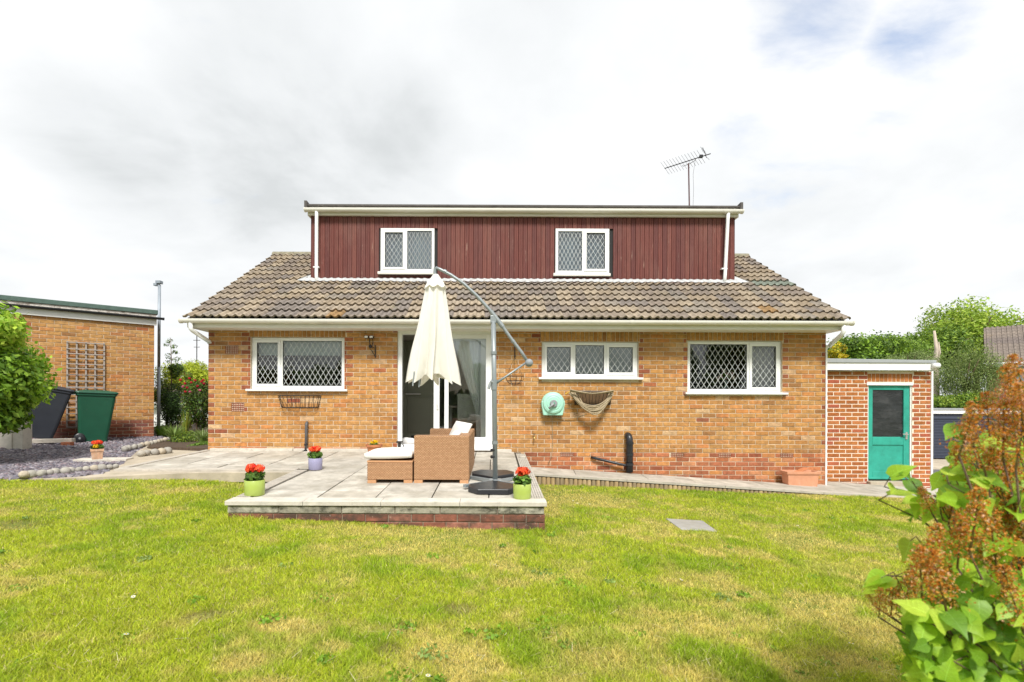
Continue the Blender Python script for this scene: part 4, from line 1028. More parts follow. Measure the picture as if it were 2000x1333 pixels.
# trellis on the garage wall
def build_trellis():
    k0, k1 = gar_k(131), gar_k(203); x0, x1 = 3.40-k0, 3.40-k1; zt = gar_pt(165, 672)[2]; zb = -.55+1.0
    c = Matrix.Rotation(GA, 4, 'Z') @ Vector(((x0+x1)/2, -.03, 0)); 
    t = thing('trellis', 'grey weathered wooden trellis fixed to the garage wall behind the bins', 'trellis', (gar.location.x+c.x, gar.location.y+c.y, -.55), GA)
    w2 = (x1-x0)/2; H_ = zt-zb
    for i in range(5):
        m = MB(); x = -w2+2*w2*i/4; m.box(x-.013, x+.013, -.012, .010, 0, H_); ob('slat', m, M['greywood'], t)
    for z in (0,.13,.27,.40,.53,.66,.80,.93,1.06,H_-.93,H_-.80,H_-.68,H_-.55,H_-.46,H_-.35,H_-.25,H_-.155,H_-.02):
        if z > 1.06 and z < H_-.94: continue
        m = MB(); m.box(-w2-.013, w2+.013, -.026, -.0125, z-.010, z+.010); ob('slat', m, M['greywood'], t)
build_trellis()

# ================================================================== BINS
def build_bin(name, label, m, loc, rz, tilt=0):
    t = thing(name, label, 'wheelie bin', loc, rz, 'wheelie bins by the garage'); t.rotation_euler = (0, tilt, rz)
    # local: x width .58 wide(depth axis .73 along x), handle side at -x
    w1, w2, d1, d2, H_ = .25, .33, .22, .28, .92
    b = MB(); prof = [(0, .84), (.04, 1.0)] 
    lv = []
    for (z, kx) in ((.0,0),(.06,.03),(.25,.30),(.86,1),(.90,1.0),(.90,1.04),(.94,1.04)):
        k = min(kx, 1); ex_ = .022 if kx > 1.0 else 0
        a_ = w1+(w2-w1)*k+ex_; c_ = d1+(d2-d1)*k+ex_; r_ = .05; ring = []
        for (sx, sy, a0) in ((1,1,0),(-1,1,90),(-1,-1,180),(1,-1,270)):
            for q in (0, 45, 90):
                an = R(a0+q); ring.append((sx*(a_-r_)+r_*math.cos(an)+ (.03*k), sy*(c_-r_)+r_*math.sin(an), z+.03))
        lv.append(ring)
    for ring in lv: b.v += ring
    for i in range(len(lv)-1):
        for k in range(12): j = (k+1) % 12; b.face((i*12+k, i*12+j, (i+1)*12+j, (i+1)*12+k))
    b.face(tuple(reversed(range(12)))); ob('body', b, m, t, bevel=.006)
    l = MB(); ring0 = []
    for (z, g) in ((.965,.03),(.985,.045),(1.01,.035),(1.035,-.06)):
        for (sx, sy, a0) in ((1,1,0),(-1,1,90),(-1,-1,180),(1,-1,270)):
            for q in (0, 45, 90):
                an = R(a0+q); r_ = .06; ring0.append((sx*(w2+g-r_)+r_*math.cos(an)+.035, sy*(d2+g-r_)+r_*math.sin(an), z))
    l.v += ring0
    for i in range(3):
        for k in range(12): j = (k+1) % 12; l.face((i*12+k, i*12+j, (i+1)*12+j, (i+1)*12+k))
    l.face(tuple(36+k for k in range(12))); ob('lid', l, m, t, bevel=.005)
    l = MB(); l.box(-.20, .24, -.02, .02, 1.03, 1.046); l.box(-.20,.24,-.15,-.12,1.03,1.044); l.box(-.20,.24,.12,.15,1.03,1.044); ob('lid_rib', l, m, t, bevel=.005)
    h = MB(); h.tube([(-.30,-.24,.98),(-.38,-.23,1.0),(-.38,.23,1.0),(-.30,.24,.98)], .016, 8); h.box(-.385,-.29,-.25,-.22,.95,1.0); h.box(-.385,-.29,.22,.25,.95,1.0); ob('handle', h, m, t)
    for sy in (-1, 1):
        wv = MB(); MX = Matrix.Rotation(PI/2, 4, 'X'); wv.lathe([(0,-.025),(.05,-.025),(.06,-.018),(.095,-.022),(.10,-.012),(.10,.012),(.095,.022),(.06,.018),(.05,.025),(0,.025)], (-.23, sy*.26, .10), 20, MX)
        wh = ob('wheel', wv, M['black'], t, smooth=True); wv = MB(); wv.lathe([(.056,-.027),(.056,.027)], (-.23, sy*.26, .10), 16, MX); wv.lathe([(0,-.030),(.02,-.030),(.02,.030),(0,.030)], (-.23, sy*.26, .10), 12, MX); ob('hub', wv, M['greyplastic'], wh)
build_bin('wheelie_bin', 'dark green wheelie bin standing upright in front of the trellis', M['greenbin'], (XX(181,10.1), 10.1, ZZ(868,10.1)+.0), GA, R(2))
build_bin('wheelie_bin', 'charcoal wheelie bin leaning right beside the green bin', M['greybin'], (XX(72,9.55), 9.55, ZZ(862,9.55)), GA, R(11))
for _n in ('wheelie_bin','wheelie_bin.001'): bpy.data.objects[_n].scale = (.90,.90,.99)
# timber sleeper and bricks in front of the grey bin, concrete panel
mb = MB(); mb.box(-.42,.42,-.05,.05,0,.075); o = ob('timber_sleeper', mb, M['board'], loc=(XX(97,9.35), 9.35, ZZ(868,9.35)-.01), rot=(0,-.02,.06), bevel=.006); tag(o, 'short weathered timber lying below the charcoal bin', 'timber')
mb = MB(); mb.cur = (.42,.15,.08); mb.box(-.08,.08,-.05,.05,0,.065); o = ob('brick', mb, M['brick'], loc=(XX(132,9.3), 9.3, ZZ(871,9.3)-.03), rot=(0,0,.06)); tag(o, 'single red brick under the end of the timber by the bins', 'brick')
t = thing('concrete_planter', 'beige concrete panel bunker below the large shrub at the left', 'planter', (-7.9, 8.6, -.85), world=True)
for (a, b, z0, z1, y) in ((XX(-60,8.55), XX(23,8.55), ZZ(866,8.55), ZZ(795,8.55), 8.55), (XX(24,8.57), XX(47,8.57), ZZ(866,8.57), ZZ(805,8.57), 8.57)):
    mb = MB(); mb.box(a, b, y, y+.06, z0-.15, z1); ob('panel', mb, M['coping'], t, bevel=.006)
mb = MB(); mb.box(XX(48,8.6), XX(53,8.6), 8.52, 8.7, -1.0, ZZ(829,8.6)); ob('post', mb, M['coping'], t, bevel=.006)

# ================================================================== foliage helpers
def leaves(k, cen, rad, size, pal, flat=0.0, droop=0, blobs=0, shell=.45, seed=1, asp=.55, lo=0.0, flatn=0):
    """k leaf quads through lumpy ellipsoid volumes; returns (V,F,C)"""
    r = np.random.default_rng(seed); cen = np.array(cen, float); rad = np.array(rad, float)
    nb = blobs or 1
    if blobs:
        d = r.normal(size=(nb,3)); d /= np.linalg.norm(d, axis=1)[:,None]; bc = d*(.35+.45*r.random((nb,1)))*rad; br = (.30+.28*r.random((nb,1)))*rad.mean()*np.ones((1,3))*(rad/rad.mean())**.5
    else: bc = np.zeros((1,3)); br = rad[None]
    which = r.integers(0, nb, k); d = r.normal(size=(k,3)); d /= np.linalg.norm(d, axis=1)[:,None]
    rr = (shell+(1-shell)*r.random((k,1)))**.6; 
    p = bc[which]+d*br[which]*rr*(1+.10*r.normal(size=(k,1)))
    p = p+cen
    n = d*.7+r.normal(size=(k,3))*.55; n[:,2] += .35*(1-flatn); n /= np.linalg.norm(n, axis=1)[:,None]
    t = r.normal(size=(k,3)); t[:,2] -= droop; t -= n*(t*n).sum(1)[:,None]; t /= np.linalg.norm(t, axis=1)[:,None]; b = np.cross(n, t)
    s = size*(.6+.8*r.random((k,1)))
    V = np.stack([p-t*s, p+b*s*asp, p+t*s, p-b*s*asp], 1).reshape(-1,3)
    F = np.arange(k*4).reshape(k,4); pal = np.array(pal); tone = r.integers(0, len(pal), k)
    bt = .8+.4*r.random((nb,1)); C = pal[tone]*bt[which]*(.75+.5*r.random((k,1)))
    return V, F, C
def join(parts):
    V = []; F = []; C = []; o = 0
    for v, f, c in parts: V.append(v); F.append(f+o); C.append(c); o += len(v)
    return np.concatenate(V), np.concatenate(F), np.concatenate(C)
def trunk(parent, pts, r, m=None, name='trunk', n=8):
    mb = MB(); mb.tube(pts, r, n); return ob(name, mb, m or M['bark'], parent, smooth=True)
def tree(name, label, cat, base, parts, limbs, group=None, crown='crown', m=None, bark=None):
    t = thing(name, label, cat, base, group=group, world=True); V, F, C = join(parts)
    ob(crown, np_mesh(crown, V, F, C), m or M['leaf'], t)
    for (pts, r) in limbs: trunk(t, pts, r, bark, 'trunk' if (pts, r) == limbs[0] else 'limb')
    return t
G_MID = [(.12,.22,.03),(.16,.28,.035),(.085,.16,.022),(.19,.30,.04)]; G_DARK = [(.04,.085,.02),(.055,.11,.022),(.03,.06,.016)]
G_LIME = [(.26,.36,.035),(.33,.42,.05),(.20,.30,.03)]; G_YEL = [(.42,.50,.03),(.36,.45,.03),(.50,.56,.05)]

# big clipped shrub at far left
D_ = 7.0
parts = [leaves(12500, P(-80,715,D_)+Vector((0,.3,.0)), (.92,.9,.78), .045, [(.24,.43,.03),(.32,.52,.035),(.42,.62,.06),(.15,.29,.02),(.20,.37,.025)], blobs=26, seed=5, asp=.5, droop=.5, shell=.6),
         leaves(3000, P(-25,650,D_), (.40,.4,.26), .042, [(.46,.60,.07),(.38,.54,.06),(.26,.44,.03)], seed=6, asp=.5),
         leaves(3600, P(-10,745,D_), (.42,.5,.46), .045, [(.22,.40,.03),(.30,.48,.04),(.12,.24,.02)], seed=8, asp=.5, droop=.4),
         leaves(2400, P(-20,815,D_), (.36,.5,.28), .045, [(.18,.34,.025),(.26,.42,.03),(.10,.20,.02)], seed=7, asp=.5, droop=1)]
tree('large_shrub', 'large bright green leafy shrub at the left edge beside the garage', 'shrub', (-6.9,7.1,-.9), parts,
     [([(-7.25,7.4,-.95),(-7.2,7.3,-.2),(-7.1,7.2,.6)],[.05,.04,.015]), ([(-7.35,7.4,-.95),(-7.0,7.3,-.1),(-6.9,7.2,.3)],[.03,.025,.01])], crown='foliage')
# plants in the gap
def gx(px, D): return XX(px, D)
tree('golden_conifer', 'rounded yellow-green conifer bush in the gap beyond the garage', 'bush', (gx(370,15),15,-.95), [leaves(9000, P(371,735,15), (.80,.8,.50), .035, G_YEL, blobs=22, seed=11, asp=.35), leaves(3000, P(345,770,15), (.9,.6,.5), .035, G_YEL+G_LIME, blobs=8, seed=12, asp=.35)],
     [([(gx(370,15),15,-.95),(gx(370,15),15,.3)],[.08,.03])], crown='foliage')
tree('dark_shrub', 'dark green feathery shrub against the garage corner', 'shrub', (gx(325,12.4),12.4,-.9), [leaves(8500, P(328,795,12.3), (.42,.4,.68), .030, G_DARK+G_DARK+[(.08,.15,.02)], blobs=16, seed=13, asp=.25), leaves(1500, P(345,730,12.6), (.30,.3,.25), .03, G_DARK+G_MID, blobs=5, seed=33, asp=.25)],
     [([(gx(325,12.4),12.4,-.9),(gx(328,12.4),12.4,.3)],[.04,.012])], crown='foliage')
def wispy():
    t = thing('young_tree', 'slender young tree with sparse layered leaves against the sky by the lamp column', 'tree', (gx(335,13),13,-.9), world=True)
    trunk(t, [P(335,850,13),P(335,760,13),P(334,700,13),P(333,662,13)], [.02,.016,.010,.003])
    parts = []; r = random.Random(2); lim = MB()
    for i in range(26):
        f = (i+r.uniform(-.5,.5))/26; y = 770-106*f; side = 1 if r.random() < .5 else -1; L_ = ((1-f)*20+5)*r.uniform(.5,1.2); a = P(334,y,13); b = a+Vector((side*L_*.013, r.uniform(-.2,.2), .05*r.random())); lim.tube([a,(a+b)/2+Vector((0,0,.02)),b], [.005,.004,.002], 4)
        parts.append(leaves(22, (a+b)/2+Vector((side*.04,0,0)), (L_*.0075,.10,.045), .026, G_MID, seed=50+i, asp=.4))
    V, F, C = join(parts); ob('foliage', np_mesh('foliage', V, F, C), M['leaf'], t); ob('limb', lim, M['bark'], t)
wispy()
def rose():
    t = thing('rose_bush', 'rose bush covered with crimson and pink blooms beside the house corner', 'rose bush', (gx(385,11.5),11.5,-.85), world=True)
    V, F, C = join([leaves(6500, P(385,790,11.6), (.36,.4,.58), .026, G_MID+[(.16,.13,.04)]+G_DARK, blobs=14, seed=15, asp=.5), leaves(900, P(368,750,11.6), (.22,.3,.25), .024, G_MID+[(.20,.10,.04)], blobs=4, seed=16, asp=.4)]); ob('foliage', np_mesh('foliage', V, F, C), M['leaf'], t)
    r = random.Random(5)
    for (px, py) in ((352,745),(360,752),(368,742),(374,750),(379,746),(386,757),(392,748),(397,752),(366,760),(372,768),(361,768),(398,745),(390,765),(357,758)):
        m = MB(); c = P(px+r.uniform(-2,2), py, 11.15); m.cur = r.choice([(.5,.02,.03),(.42,.015,.03),(.55,.03,.04)]) if py < 755 or r.random() < .6 else (.55,.12,.22)
        for k in range(9):
            a = r.random()*6.3; q = Euler((r.uniform(-1,1), r.uniform(-1,1), a)).to_matrix().to_4x4(); m.blob(c, (.034,.030,.010), 6, 3, .1, q)
        ob('rose_bloom', m, M['petal'], t)
    trunk(t, [(gx(385,11.5),11.5,-.85),(gx(383,11.5),11.5,-.2)], [.02,.01])
rose()
def strap_plant(label, x, y, z, n, h, sp, name='iris_clump', pal=None, seed=1, wd=.011):
    r = random.Random(seed); m = MB(); pal = pal or [(.16,.26,.05),(.22,.33,.07),(.28,.38,.10)]
    for i in range(n):
        a = r.random()*2*PI; L_ = h*r.uniform(.6,1.1); s_ = sp*r.uniform(.2,1); d = Vector((math.cos(a), math.sin(a), 0)); nrm = Vector((-d.y, d.x, 0)); m.cur = r.choice(pal)
        prev = None; b0 = Vector((x, y, z))+d*r.uniform(0,.06)
        for k in range(6):
            f = k/5; p = b0+d*s_*f*f+Vector((0,0,L_*(f-.35*f*f*s_/h))); w_ = wd*(1-f**2)+.001
            if prev: m.quad(prev[0], prev[1], p+nrm*w_, p-nrm*w_)
            prev = (p-nrm*w_, p+nrm*w_)
    o = ob(name, m, M['leaf']); return tag(o, label, 'plant')
strap_plant('spiky strap-leaved clump at the front of the gap border, nearest the garage', gx(341,10.3),10.3,-.86,130,.42,.30, seed=1)
strap_plant('smaller strap-leaved clump touching the left corner of the house', gx(396,10.0),10.0,-.86,80,.34,.25, seed=2, pal=[(.30,.38,.16),(.22,.33,.07)])
strap_plant('tall thin grassy clump with yellow spikes behind the spiky plant', gx(362,10.9),10.9,-.86,90,.62,.12, seed=3, pal=[(.20,.30,.05),(.45,.42,.05),(.24,.34,.06)], wd=.006)
strap_plant('bright green arching grass clump at the foot of the garage corner', gx(315,11.9),11.9,-.90,110,.40,.34, seed=4, pal=[(.18,.36,.04),(.25,.42,.05)])
o = ob('ground_cover', np_mesh('ground_cover', *join([leaves(2600, (gx(375,10.6),10.6,-.78), (.34,.5,.16), .022, G_MID+G_LIME, seed=60, asp=.4), leaves(1200, (gx(392,9.7),9.9,-.84), (.14,.5,.06), .018, G_MID, seed=61)])), M['leaf'], kind='stuff'); tag(o, 'low mixed green foliage at the foot of the gap border', 'ground cover')
# lamp column, aerial mast, distant roof
mb = MB(); a = P(310,860,11.9); b = P(310.5,560,11.9); mb.tube([a, P(310,720,11.9)], .036, 10); mb.tube([P(310,720,11.9), b], .032, 10)
t = thing('camera_post', 'tall grey steel post with a small camera head behind the garage', 'post', (a.x, a.y, -.95), world=True); ob('pole', mb, M['galv'], t, smooth=True)
mb = MB(); mb.box(b.x-.06, b.x+.05, b.y-.06, b.y+.06, b.z+.03, b.z+.10); mb.box(b.x-.09, b.x-.02, b.y-.09, b.y-.0, b.z-.03, b.z+.03); mb.tube([b, b+Vector((0,0,.05))], .02, 6); ob('camera_head', mb, M['galv'], t, bevel=.008)
mb = MB(); c = P(384,655,24); mb.tube([P(384,760,24), c], .02, 6)
t = thing('far_aerial', 'thin distant aerial mast in the gap left of the house', 'aerial', (c.x,24,-1), world=True); ob('mast', mb, M['iron'], t)
mb = MB()
for (dz, w_) in ((0,.08),(-.3,.16),(-.62,.14)): mb.box(c.x-w_, c.x+w_, 23.99, 24.01, c.z+dz-.012, c.z+dz+.012)
ob('aerial_element', mb, M['iron'], t)
def simple_house(name, label, x0, x1, y0, y1, zb, ze, zr, wallm, tilem_rows=True, ax='x'):
    t = thing(name, label, 'house', ((x0+x1)/2, y0, zb), world=True)
    m = MB(); m.box(x0, x1, y0, y1, zb, ze); ym = (y0+y1)/2
    m.v += [(x0,y0,ze),(x0,y1,ze),(x0,ym,zr-.08),(x1,y0,ze),(x1,y1,ze),(x1,ym,zr-.08)]; n = len(m.v)-6; m.face((n,n+2,n+1)); m.face((n+3,n+4,n+5)); ob('wall', m, wallm, t)
    m = MB(); rows = 12; e = .3; L_ = ym-y0+e; step = L_/rows; rise = (zr-ze)/(ym-y0)
    nx = int((x1-x0+.3)/.10)
    for sgn in (1, -1):
        for r_ in range(rows):
            ya = (y0-e+r_*step) if sgn > 0 else (y1+e-r_*step); yb = ya+sgn*step*1.03; za = ze-e*rise+r_*step*rise+.06; zb_ = za+step*rise-.01
            m.cur = random.choice([(.20,.165,.14),(.17,.14,.125),(.22,.18,.15)])
            for i in range(nx):
                xa = x0-.15+i*(x1-x0+.3)/nx; xb = x0-.15+(i+1)*(x1-x0+.3)/nx; h = .035 if i % 2 else 0
                if sgn > 0: m.quad((xa,ya,za+h),(xb,ya,za+h),(xb,yb,zb_+h),(xa,yb,zb_+h)); m.quad((xa,ya,za-.04),(xb,ya,za-.04),(xb,ya,za+h),(xa,ya,za+h))
                elif i % 4 == 0: m.quad((xa,ya,za),(xa,yb,zb_),(xb+.3,yb,zb_),(xb+.3,ya,za))
    ob('tiles', m, M['tile'], t, kind='stuff'); m = MB(); m.tube([(x0-.2,y0-.36,ze-.12),(x1+.2,y0-.36,ze-.12)], .06, 8); m.box(x0-.15,x1+.15,y0-.31,y0-.28,ze-.28,ze-.06); ob('gutter', m, M['upvc'], t)
    return t
simple_house('bungalow', 'distant low house roof just above the dark shrub in the left gap', -17.2, -13.6, 24.5, 30, -1.5, -.05, 1.1, M['whitewood'])
D_ = 26
NHX = XX(1931,D_)
nh = simple_house('neighbour_house', 'red brick neighbouring house with brown tiled roof at the right edge', NHX, NHX+9, D_, D_+7, -2.7, ZZ(704,D_), ZZ(638,D_+2.5), M['redbrickfar'])
mb = MB(); mb.tube([P(1930,716,D_-.1), P(1930,840,D_-.1)], .06, 8); ob('downpipe', mb, M['upvc'], nh)
rc = (NHX+.72, NHX+1.95, ZZ(752,D_-.6), ZZ(709,D_-.6)); mb = MB(); mb.box(rc[0], rc[1], D_-.08, D_-.01, rc[3]-.07, rc[3]); mb.box(rc[0], rc[1], D_-.08, D_-.01, rc[2], rc[2]+.07); mb.box(rc[0], rc[0]+.07, D_-.08, D_-.01, rc[2]+.07, rc[3]-.07); mb.box(rc[1]-.07, rc[1], D_-.08, D_-.01, rc[2]+.07, rc[3]-.07); mb.box((rc[0]+rc[1])/2-.04, (rc[0]+rc[1])/2+.04, D_-.08, D_-.01, rc[2]+.07, rc[3]-.07)
wv = ob('window', mb, M['upvc'], nh); mb = MB(); mb.quad((rc[0]+.07,D_-.03,rc[2]+.07),(rc[1]-.07,D_-.03,rc[2]+.07),(rc[1]-.07,D_-.03,rc[3]-.07),(rc[0]+.07,D_-.03,rc[3]-.07)); ob('pane', mb, mat('far_window_glass', (.30,.33,.33), .15, var=.2, nscale=.8), wv)
_c = Vector((NHX, D_, 0)); _R = Matrix.Rotation(R(-43), 3, 'Z'); nh.location = _c+_R @ (nh.location-_c); nh.rotation_euler[2] = R(-43)
# far left house edge
simple_house('neighbour_house', 'dark roofed neighbouring house just visible at the far left edge', -40, XX(-40,22)-4.2, 22, 28, -1.5, ZZ(585,22), ZZ(545,25), M['redbrickfar'])
# neighbour garage with roller door
def ngarage():
    D_ = 22.5; x0, x1 = XX(1700,D_), XX(2050,D_); zb = ZZ(893,D_)
    t = thing('neighbour_garage', 'low garage with dark blue roller shutter door and white fascia behind the shed', 'garage', ((x0+x1)/2, D_, zb), world=True)
    mb = MB(); mb.box(x0, x1, D_+.12, D_+5, zb-.3, ZZ(804,D_)); ob('wall', mb, M['redbrickfar'], t)
    mb = MB(); mb.box(x0, x1+.1, D_-.1, D_+.1, ZZ(805,D_), ZZ(798,D_)); ob('fascia', mb, M['whitewood'], t); mb = MB(); mb.box(x0, x1+.1, D_-.13, D_+5.1, ZZ(797.5,D_), ZZ(794.5,D_)); ob('roof', mb, M['greyroof'], t)
    dx0, dx1 = XX(1790,D_), XX(2040,D_); zt = ZZ(806,D_); n = 26
    dr = thing_door = ob('roller_door', MB().box(dx0, dx1, D_+.06, D_+.1, zb, zt), M['rollerdoor'], t)
    for i in range(n):
        z = zb+(zt-zb-.2)*i/n; h = (zt-zb-.2)/n; m = MB(); m.v = [(dx0,D_+.055,z),(dx1,D_+.055,z),(dx1,D_+.03,z+h*.3),(dx0,D_+.03,z+h*.3),(dx1,D_+.03,z+h*.75),(dx0,D_+.03,z+h*.75),(dx1,D_+.055,z+h*.97),(dx0,D_+.055,z+h*.97)]
        m.face((0,1,2,3)); m.face((3,2,4,5)); m.face((5,4,6,7)); ob('slat', m, M['rollerdoor'], dr)
    m = MB(); m.box(dx0, dx1, D_+.0, D_+.055, zt-.2, zt); ob('shutter_box', m, M['rollerdoor'], dr)
ngarage()
mb = MB(); mb.prism([(8.6,12),(30,12),(30,22.4),(8.6,22.4)], -2.9, lambda x, y: -2.48+.0*y); ob('road', mb, M['asphalt'], kind='structure')
mb = MB(); mb.prism([(12,19.2),(30,19.2),(30,22.38),(12,22.38)], -2.9, lambda x, y: -2.44); ob('driveway', mb, M['concrete'], kind='structure')

# right background trees
def btree(name, label, px, py, D_, rx, rz, k, size, pal, zb=-2.6, blobs=24, seed=1, droop=0, asp=.5, shell=.3, group='trees and bushes behind the shed', cat='tree', extra=None):
    c = P(px, py, D_); parts = [leaves(k, c, (rx, rx*.8, rz), size, pal, blobs=blobs, seed=seed, asp=asp, droop=droop, shell=shell)]+(extra or [])
    r = random.Random(seed); limbs = [([(c.x, D_, zb), (c.x+.1, D_, (zb+c.z)/2), (c.x-.05, D_, c.z)], [rx*.07, rx*.05, rx*.02])]
    for i in range(6):
        a = r.random()*6.3; limbs.append(([(c.x, D_, c.z-rz*.5), (c.x+math.cos(a)*rx*.4, D_+math.sin(a)*rx*.3, c.z), (c.x+math.cos(a)*rx*.75, D_+math.sin(a)*rx*.6, c.z+rz*.4)], [rx*.03, rx*.02, rx*.006]))
    return tree(name, label, cat, (c.x, D_, zb), parts, limbs, group)
btree('tall_tree', 'tallest bright green tree at the right behind the roofs', 1905, 655, 40, 4.4, 2.9, 26000, .12, [(.28,.42,.04),(.36,.48,.05),(.18,.30,.03),(.42,.52,.08)], blobs=46, seed=21, shell=.2)
btree('broad_tree', 'broad mid green tree rising behind the left half of the shed roof', 1690, 690, 30, 2.6, 1.35, 14000, .085, [(.19,.33,.03),(.25,.40,.035),(.12,.21,.022),(.07,.14,.02)], blobs=30, seed=22)
btree('spreading_tree', 'spreading green tree filling the gap between the rounded tree and the tallest tree', 1822, 680, 37, 3.0, 1.7, 15000, .10, [(.22,.35,.04),(.30,.42,.05),(.13,.23,.03),(.08,.15,.02)], blobs=34, seed=29)
btree('rounded_tree', 'rounded green tree between the broad tree and the dead trunk', 1765, 690, 34, 2.3, 1.1, 10000, .085, [(.20,.33,.04),(.28,.42,.06),(.12,.21,.03)], blobs=22, seed=23)
btree('weeping_birch', 'weeping birch with fine drooping foliage right of the shed', 1885, 730, 25, 1.75, 1.75, 17000, .055, [(.17,.24,.06),(.22,.29,.08),(.11,.17,.04),(.27,.33,.11)], blobs=40, seed=24, droop=2.2, asp=.25)
btree('small_birch', 'finer grey green birch crown left of the dead trunk', 1775, 705, 24, 1.3, .62, 7000, .05, [(.20,.27,.08),(.25,.31,.11),(.14,.20,.05)], blobs=18, seed=27, droop=1.5, asp=.25)
btree('garden_hedge', 'bright green hedge above the roof of the blue-doored garage', 1868, 785, 24, 1.5, .42, 9000, .05, G_LIME+G_MID, blobs=20, seed=25, cat='hedge')
btree('laburnum', 'yellow flowering bush just behind the shed roof by the house corner', 1632, 688, 15, .34, .30, 1400, .035, [(.55,.45,.02),(.6,.5,.03),(.2,.28,.03)], blobs=7, seed=26, cat='bush', zb=-1.6, extra=[leaves(300, P(1643,694,15), (.16,.2,.08), .03, [(.6,.48,.02)], seed=3)])
t = thing('dead_tree', 'bare pale dead trunk standing behind the shed gutter', 'dead tree', (XX(1830,26),26,-2.6), world=True)
trunk(t, [P(1830,880,26),P(1829,740,26),P(1826,700,26),P(1829,680,26),P(1824,643,26)], [.14,.12,.11,.09,.05], M['palebark']); trunk(t, [P(1829,712,26),P(1835,685,26),P(1833,665,26)], [.06,.05,.02], M['palebark'], 'limb')

# ================================================================== things on the walls
def wallthing(name, label, cat, px, py, D=DW): p = P(px, py, D); return thing(name, label, cat, p, world=True)
# wall light
t = wallthing('security_light', 'black twin-head security light on a scrolled bracket above the patio', 'wall light', 727, 680)
mb = MB(); x = XX(733, DW); mb.box(x-.008, x+.008, DW-.02, DW-.002, ZZ(700,DW), ZZ(676,DW)); mb.tube([(x,DW-.02,ZZ(698,DW)),(x-.04,DW-.03,ZZ(690,DW)),(x-.09,DW-.04,ZZ(682,DW)),(x-.02,DW-.02,ZZ(680,DW))], .007, 6); ob('bracket', mb, M['iron'], t)
mb = MB(); c = P(723,678,DW-.07); mb.blob(c, (.032,.032,.030), 12, 8); ob('sensor', mb, M['black'], t, smooth=True); mb = MB(); mb.tube([c, P(721,667,DW-.06), P(722,662,DW-.06)], .008, 6); mb.tube([P(727,678,DW-.05), P(728,668,DW-.03), P(726,660,DW-.03)], .005, 6); ob('arm', mb, M['iron'], t)
for px in (716, 726):
    mb = MB(); c = P(px, 660, DW-.09); mb.box(c.x-.035, c.x+.030, c.y-.04, c.y+.04, c.z-.022, c.z+.022); h = ob('lamp_head', mb, M['black'], t, bevel=.006); mb = MB(); mb.box(c.x-.028, c.x+.023, c.y-.045, c.y-.041, c.z-.015, c.z+.015); ob('lens', mb, M['whiteceramic'], h)
# wire window baskets
def wire_basket(label, px0, px1, py0, py1, group='wrought iron wall baskets'):
    a, b, c, d = rect(px0, px1, py0, py1, DW); t = thing('wall_basket', label, 'wire basket', ((a+b)/2, DW, c), world=True, group=group); dp = .20
    def loop(z, s_): 
        k = (1-s_)*.09; return [(a+k, DW-.006, z), (a+k+.02, DW-dp*.7*s_, z), (a+k+.08, DW-dp*s_, z), (b-k-.08, DW-dp*s_, z), (b-k-.02, DW-dp*.7*s_, z), (b-k, DW-.006, z)]
    mb = MB(); mb.tube(loop(d, 1), .006, 5); mb.tube(loop(d-.03, .98), .004, 5); mb.tube(loop(c, .55), .006, 5); mb.tube([(a,DW-.008,d),(b,DW-.008,d)], .005, 5); mb.tube([(a+.05,DW-.008,c),(b-.05,DW-.008,c)], .005, 5); ob('rim', mb, M['iron'], t)
    n = 15; l0 = [Vector(v) for v in loop(d, 1)]; l1 = [Vector(v) for v in loop(c, .55)]
    def at(l, f):
        L_ = [0]; 
        for i in range(len(l)-1): L_.append(L_[-1]+(l[i+1]-l[i]).length)
        s_ = f*L_[-1]
        for i in range(len(l)-1):
            if s_ <= L_[i+1]+1e-9: return l[i].lerp(l[i+1], (s_-L_[i])/(L_[i+1]-L_[i]))
    for i in range(n+1):
        f = i/n; p = at(l0, f); q = at(l1, f); m_ = p.lerp(q, .6)+Vector((0,-.012,0)); mb = MB(); mb.tube([p, m_, q], .0035, 5); ob('bar', mb, M['iron'], t)
    mb = MB()
    for i in range(9):
        x = a+.05+(b-a-.1)*i/8; mb.tube([(x,DW-.008,d),(x,DW-.008,c)], .003, 4)
    ob('back_bar', mb, M['iron'], t)
    if 'hose' in label: ob('liner', MB().box(a+.04, b-.04, DW-.05, DW-.012, c+.01, d-.015), mat('dark_wicker_liner', (.11,.065,.03), .9, var=.5, nscale=30, nstretch=(4,1,.4)), t)
wire_basket('empty black wire wall basket under the kitchen window', 547, 627, 775, 798)
wire_basket('black wire wall basket hung with looped garden hose', 1118, 1196, 765, 790)
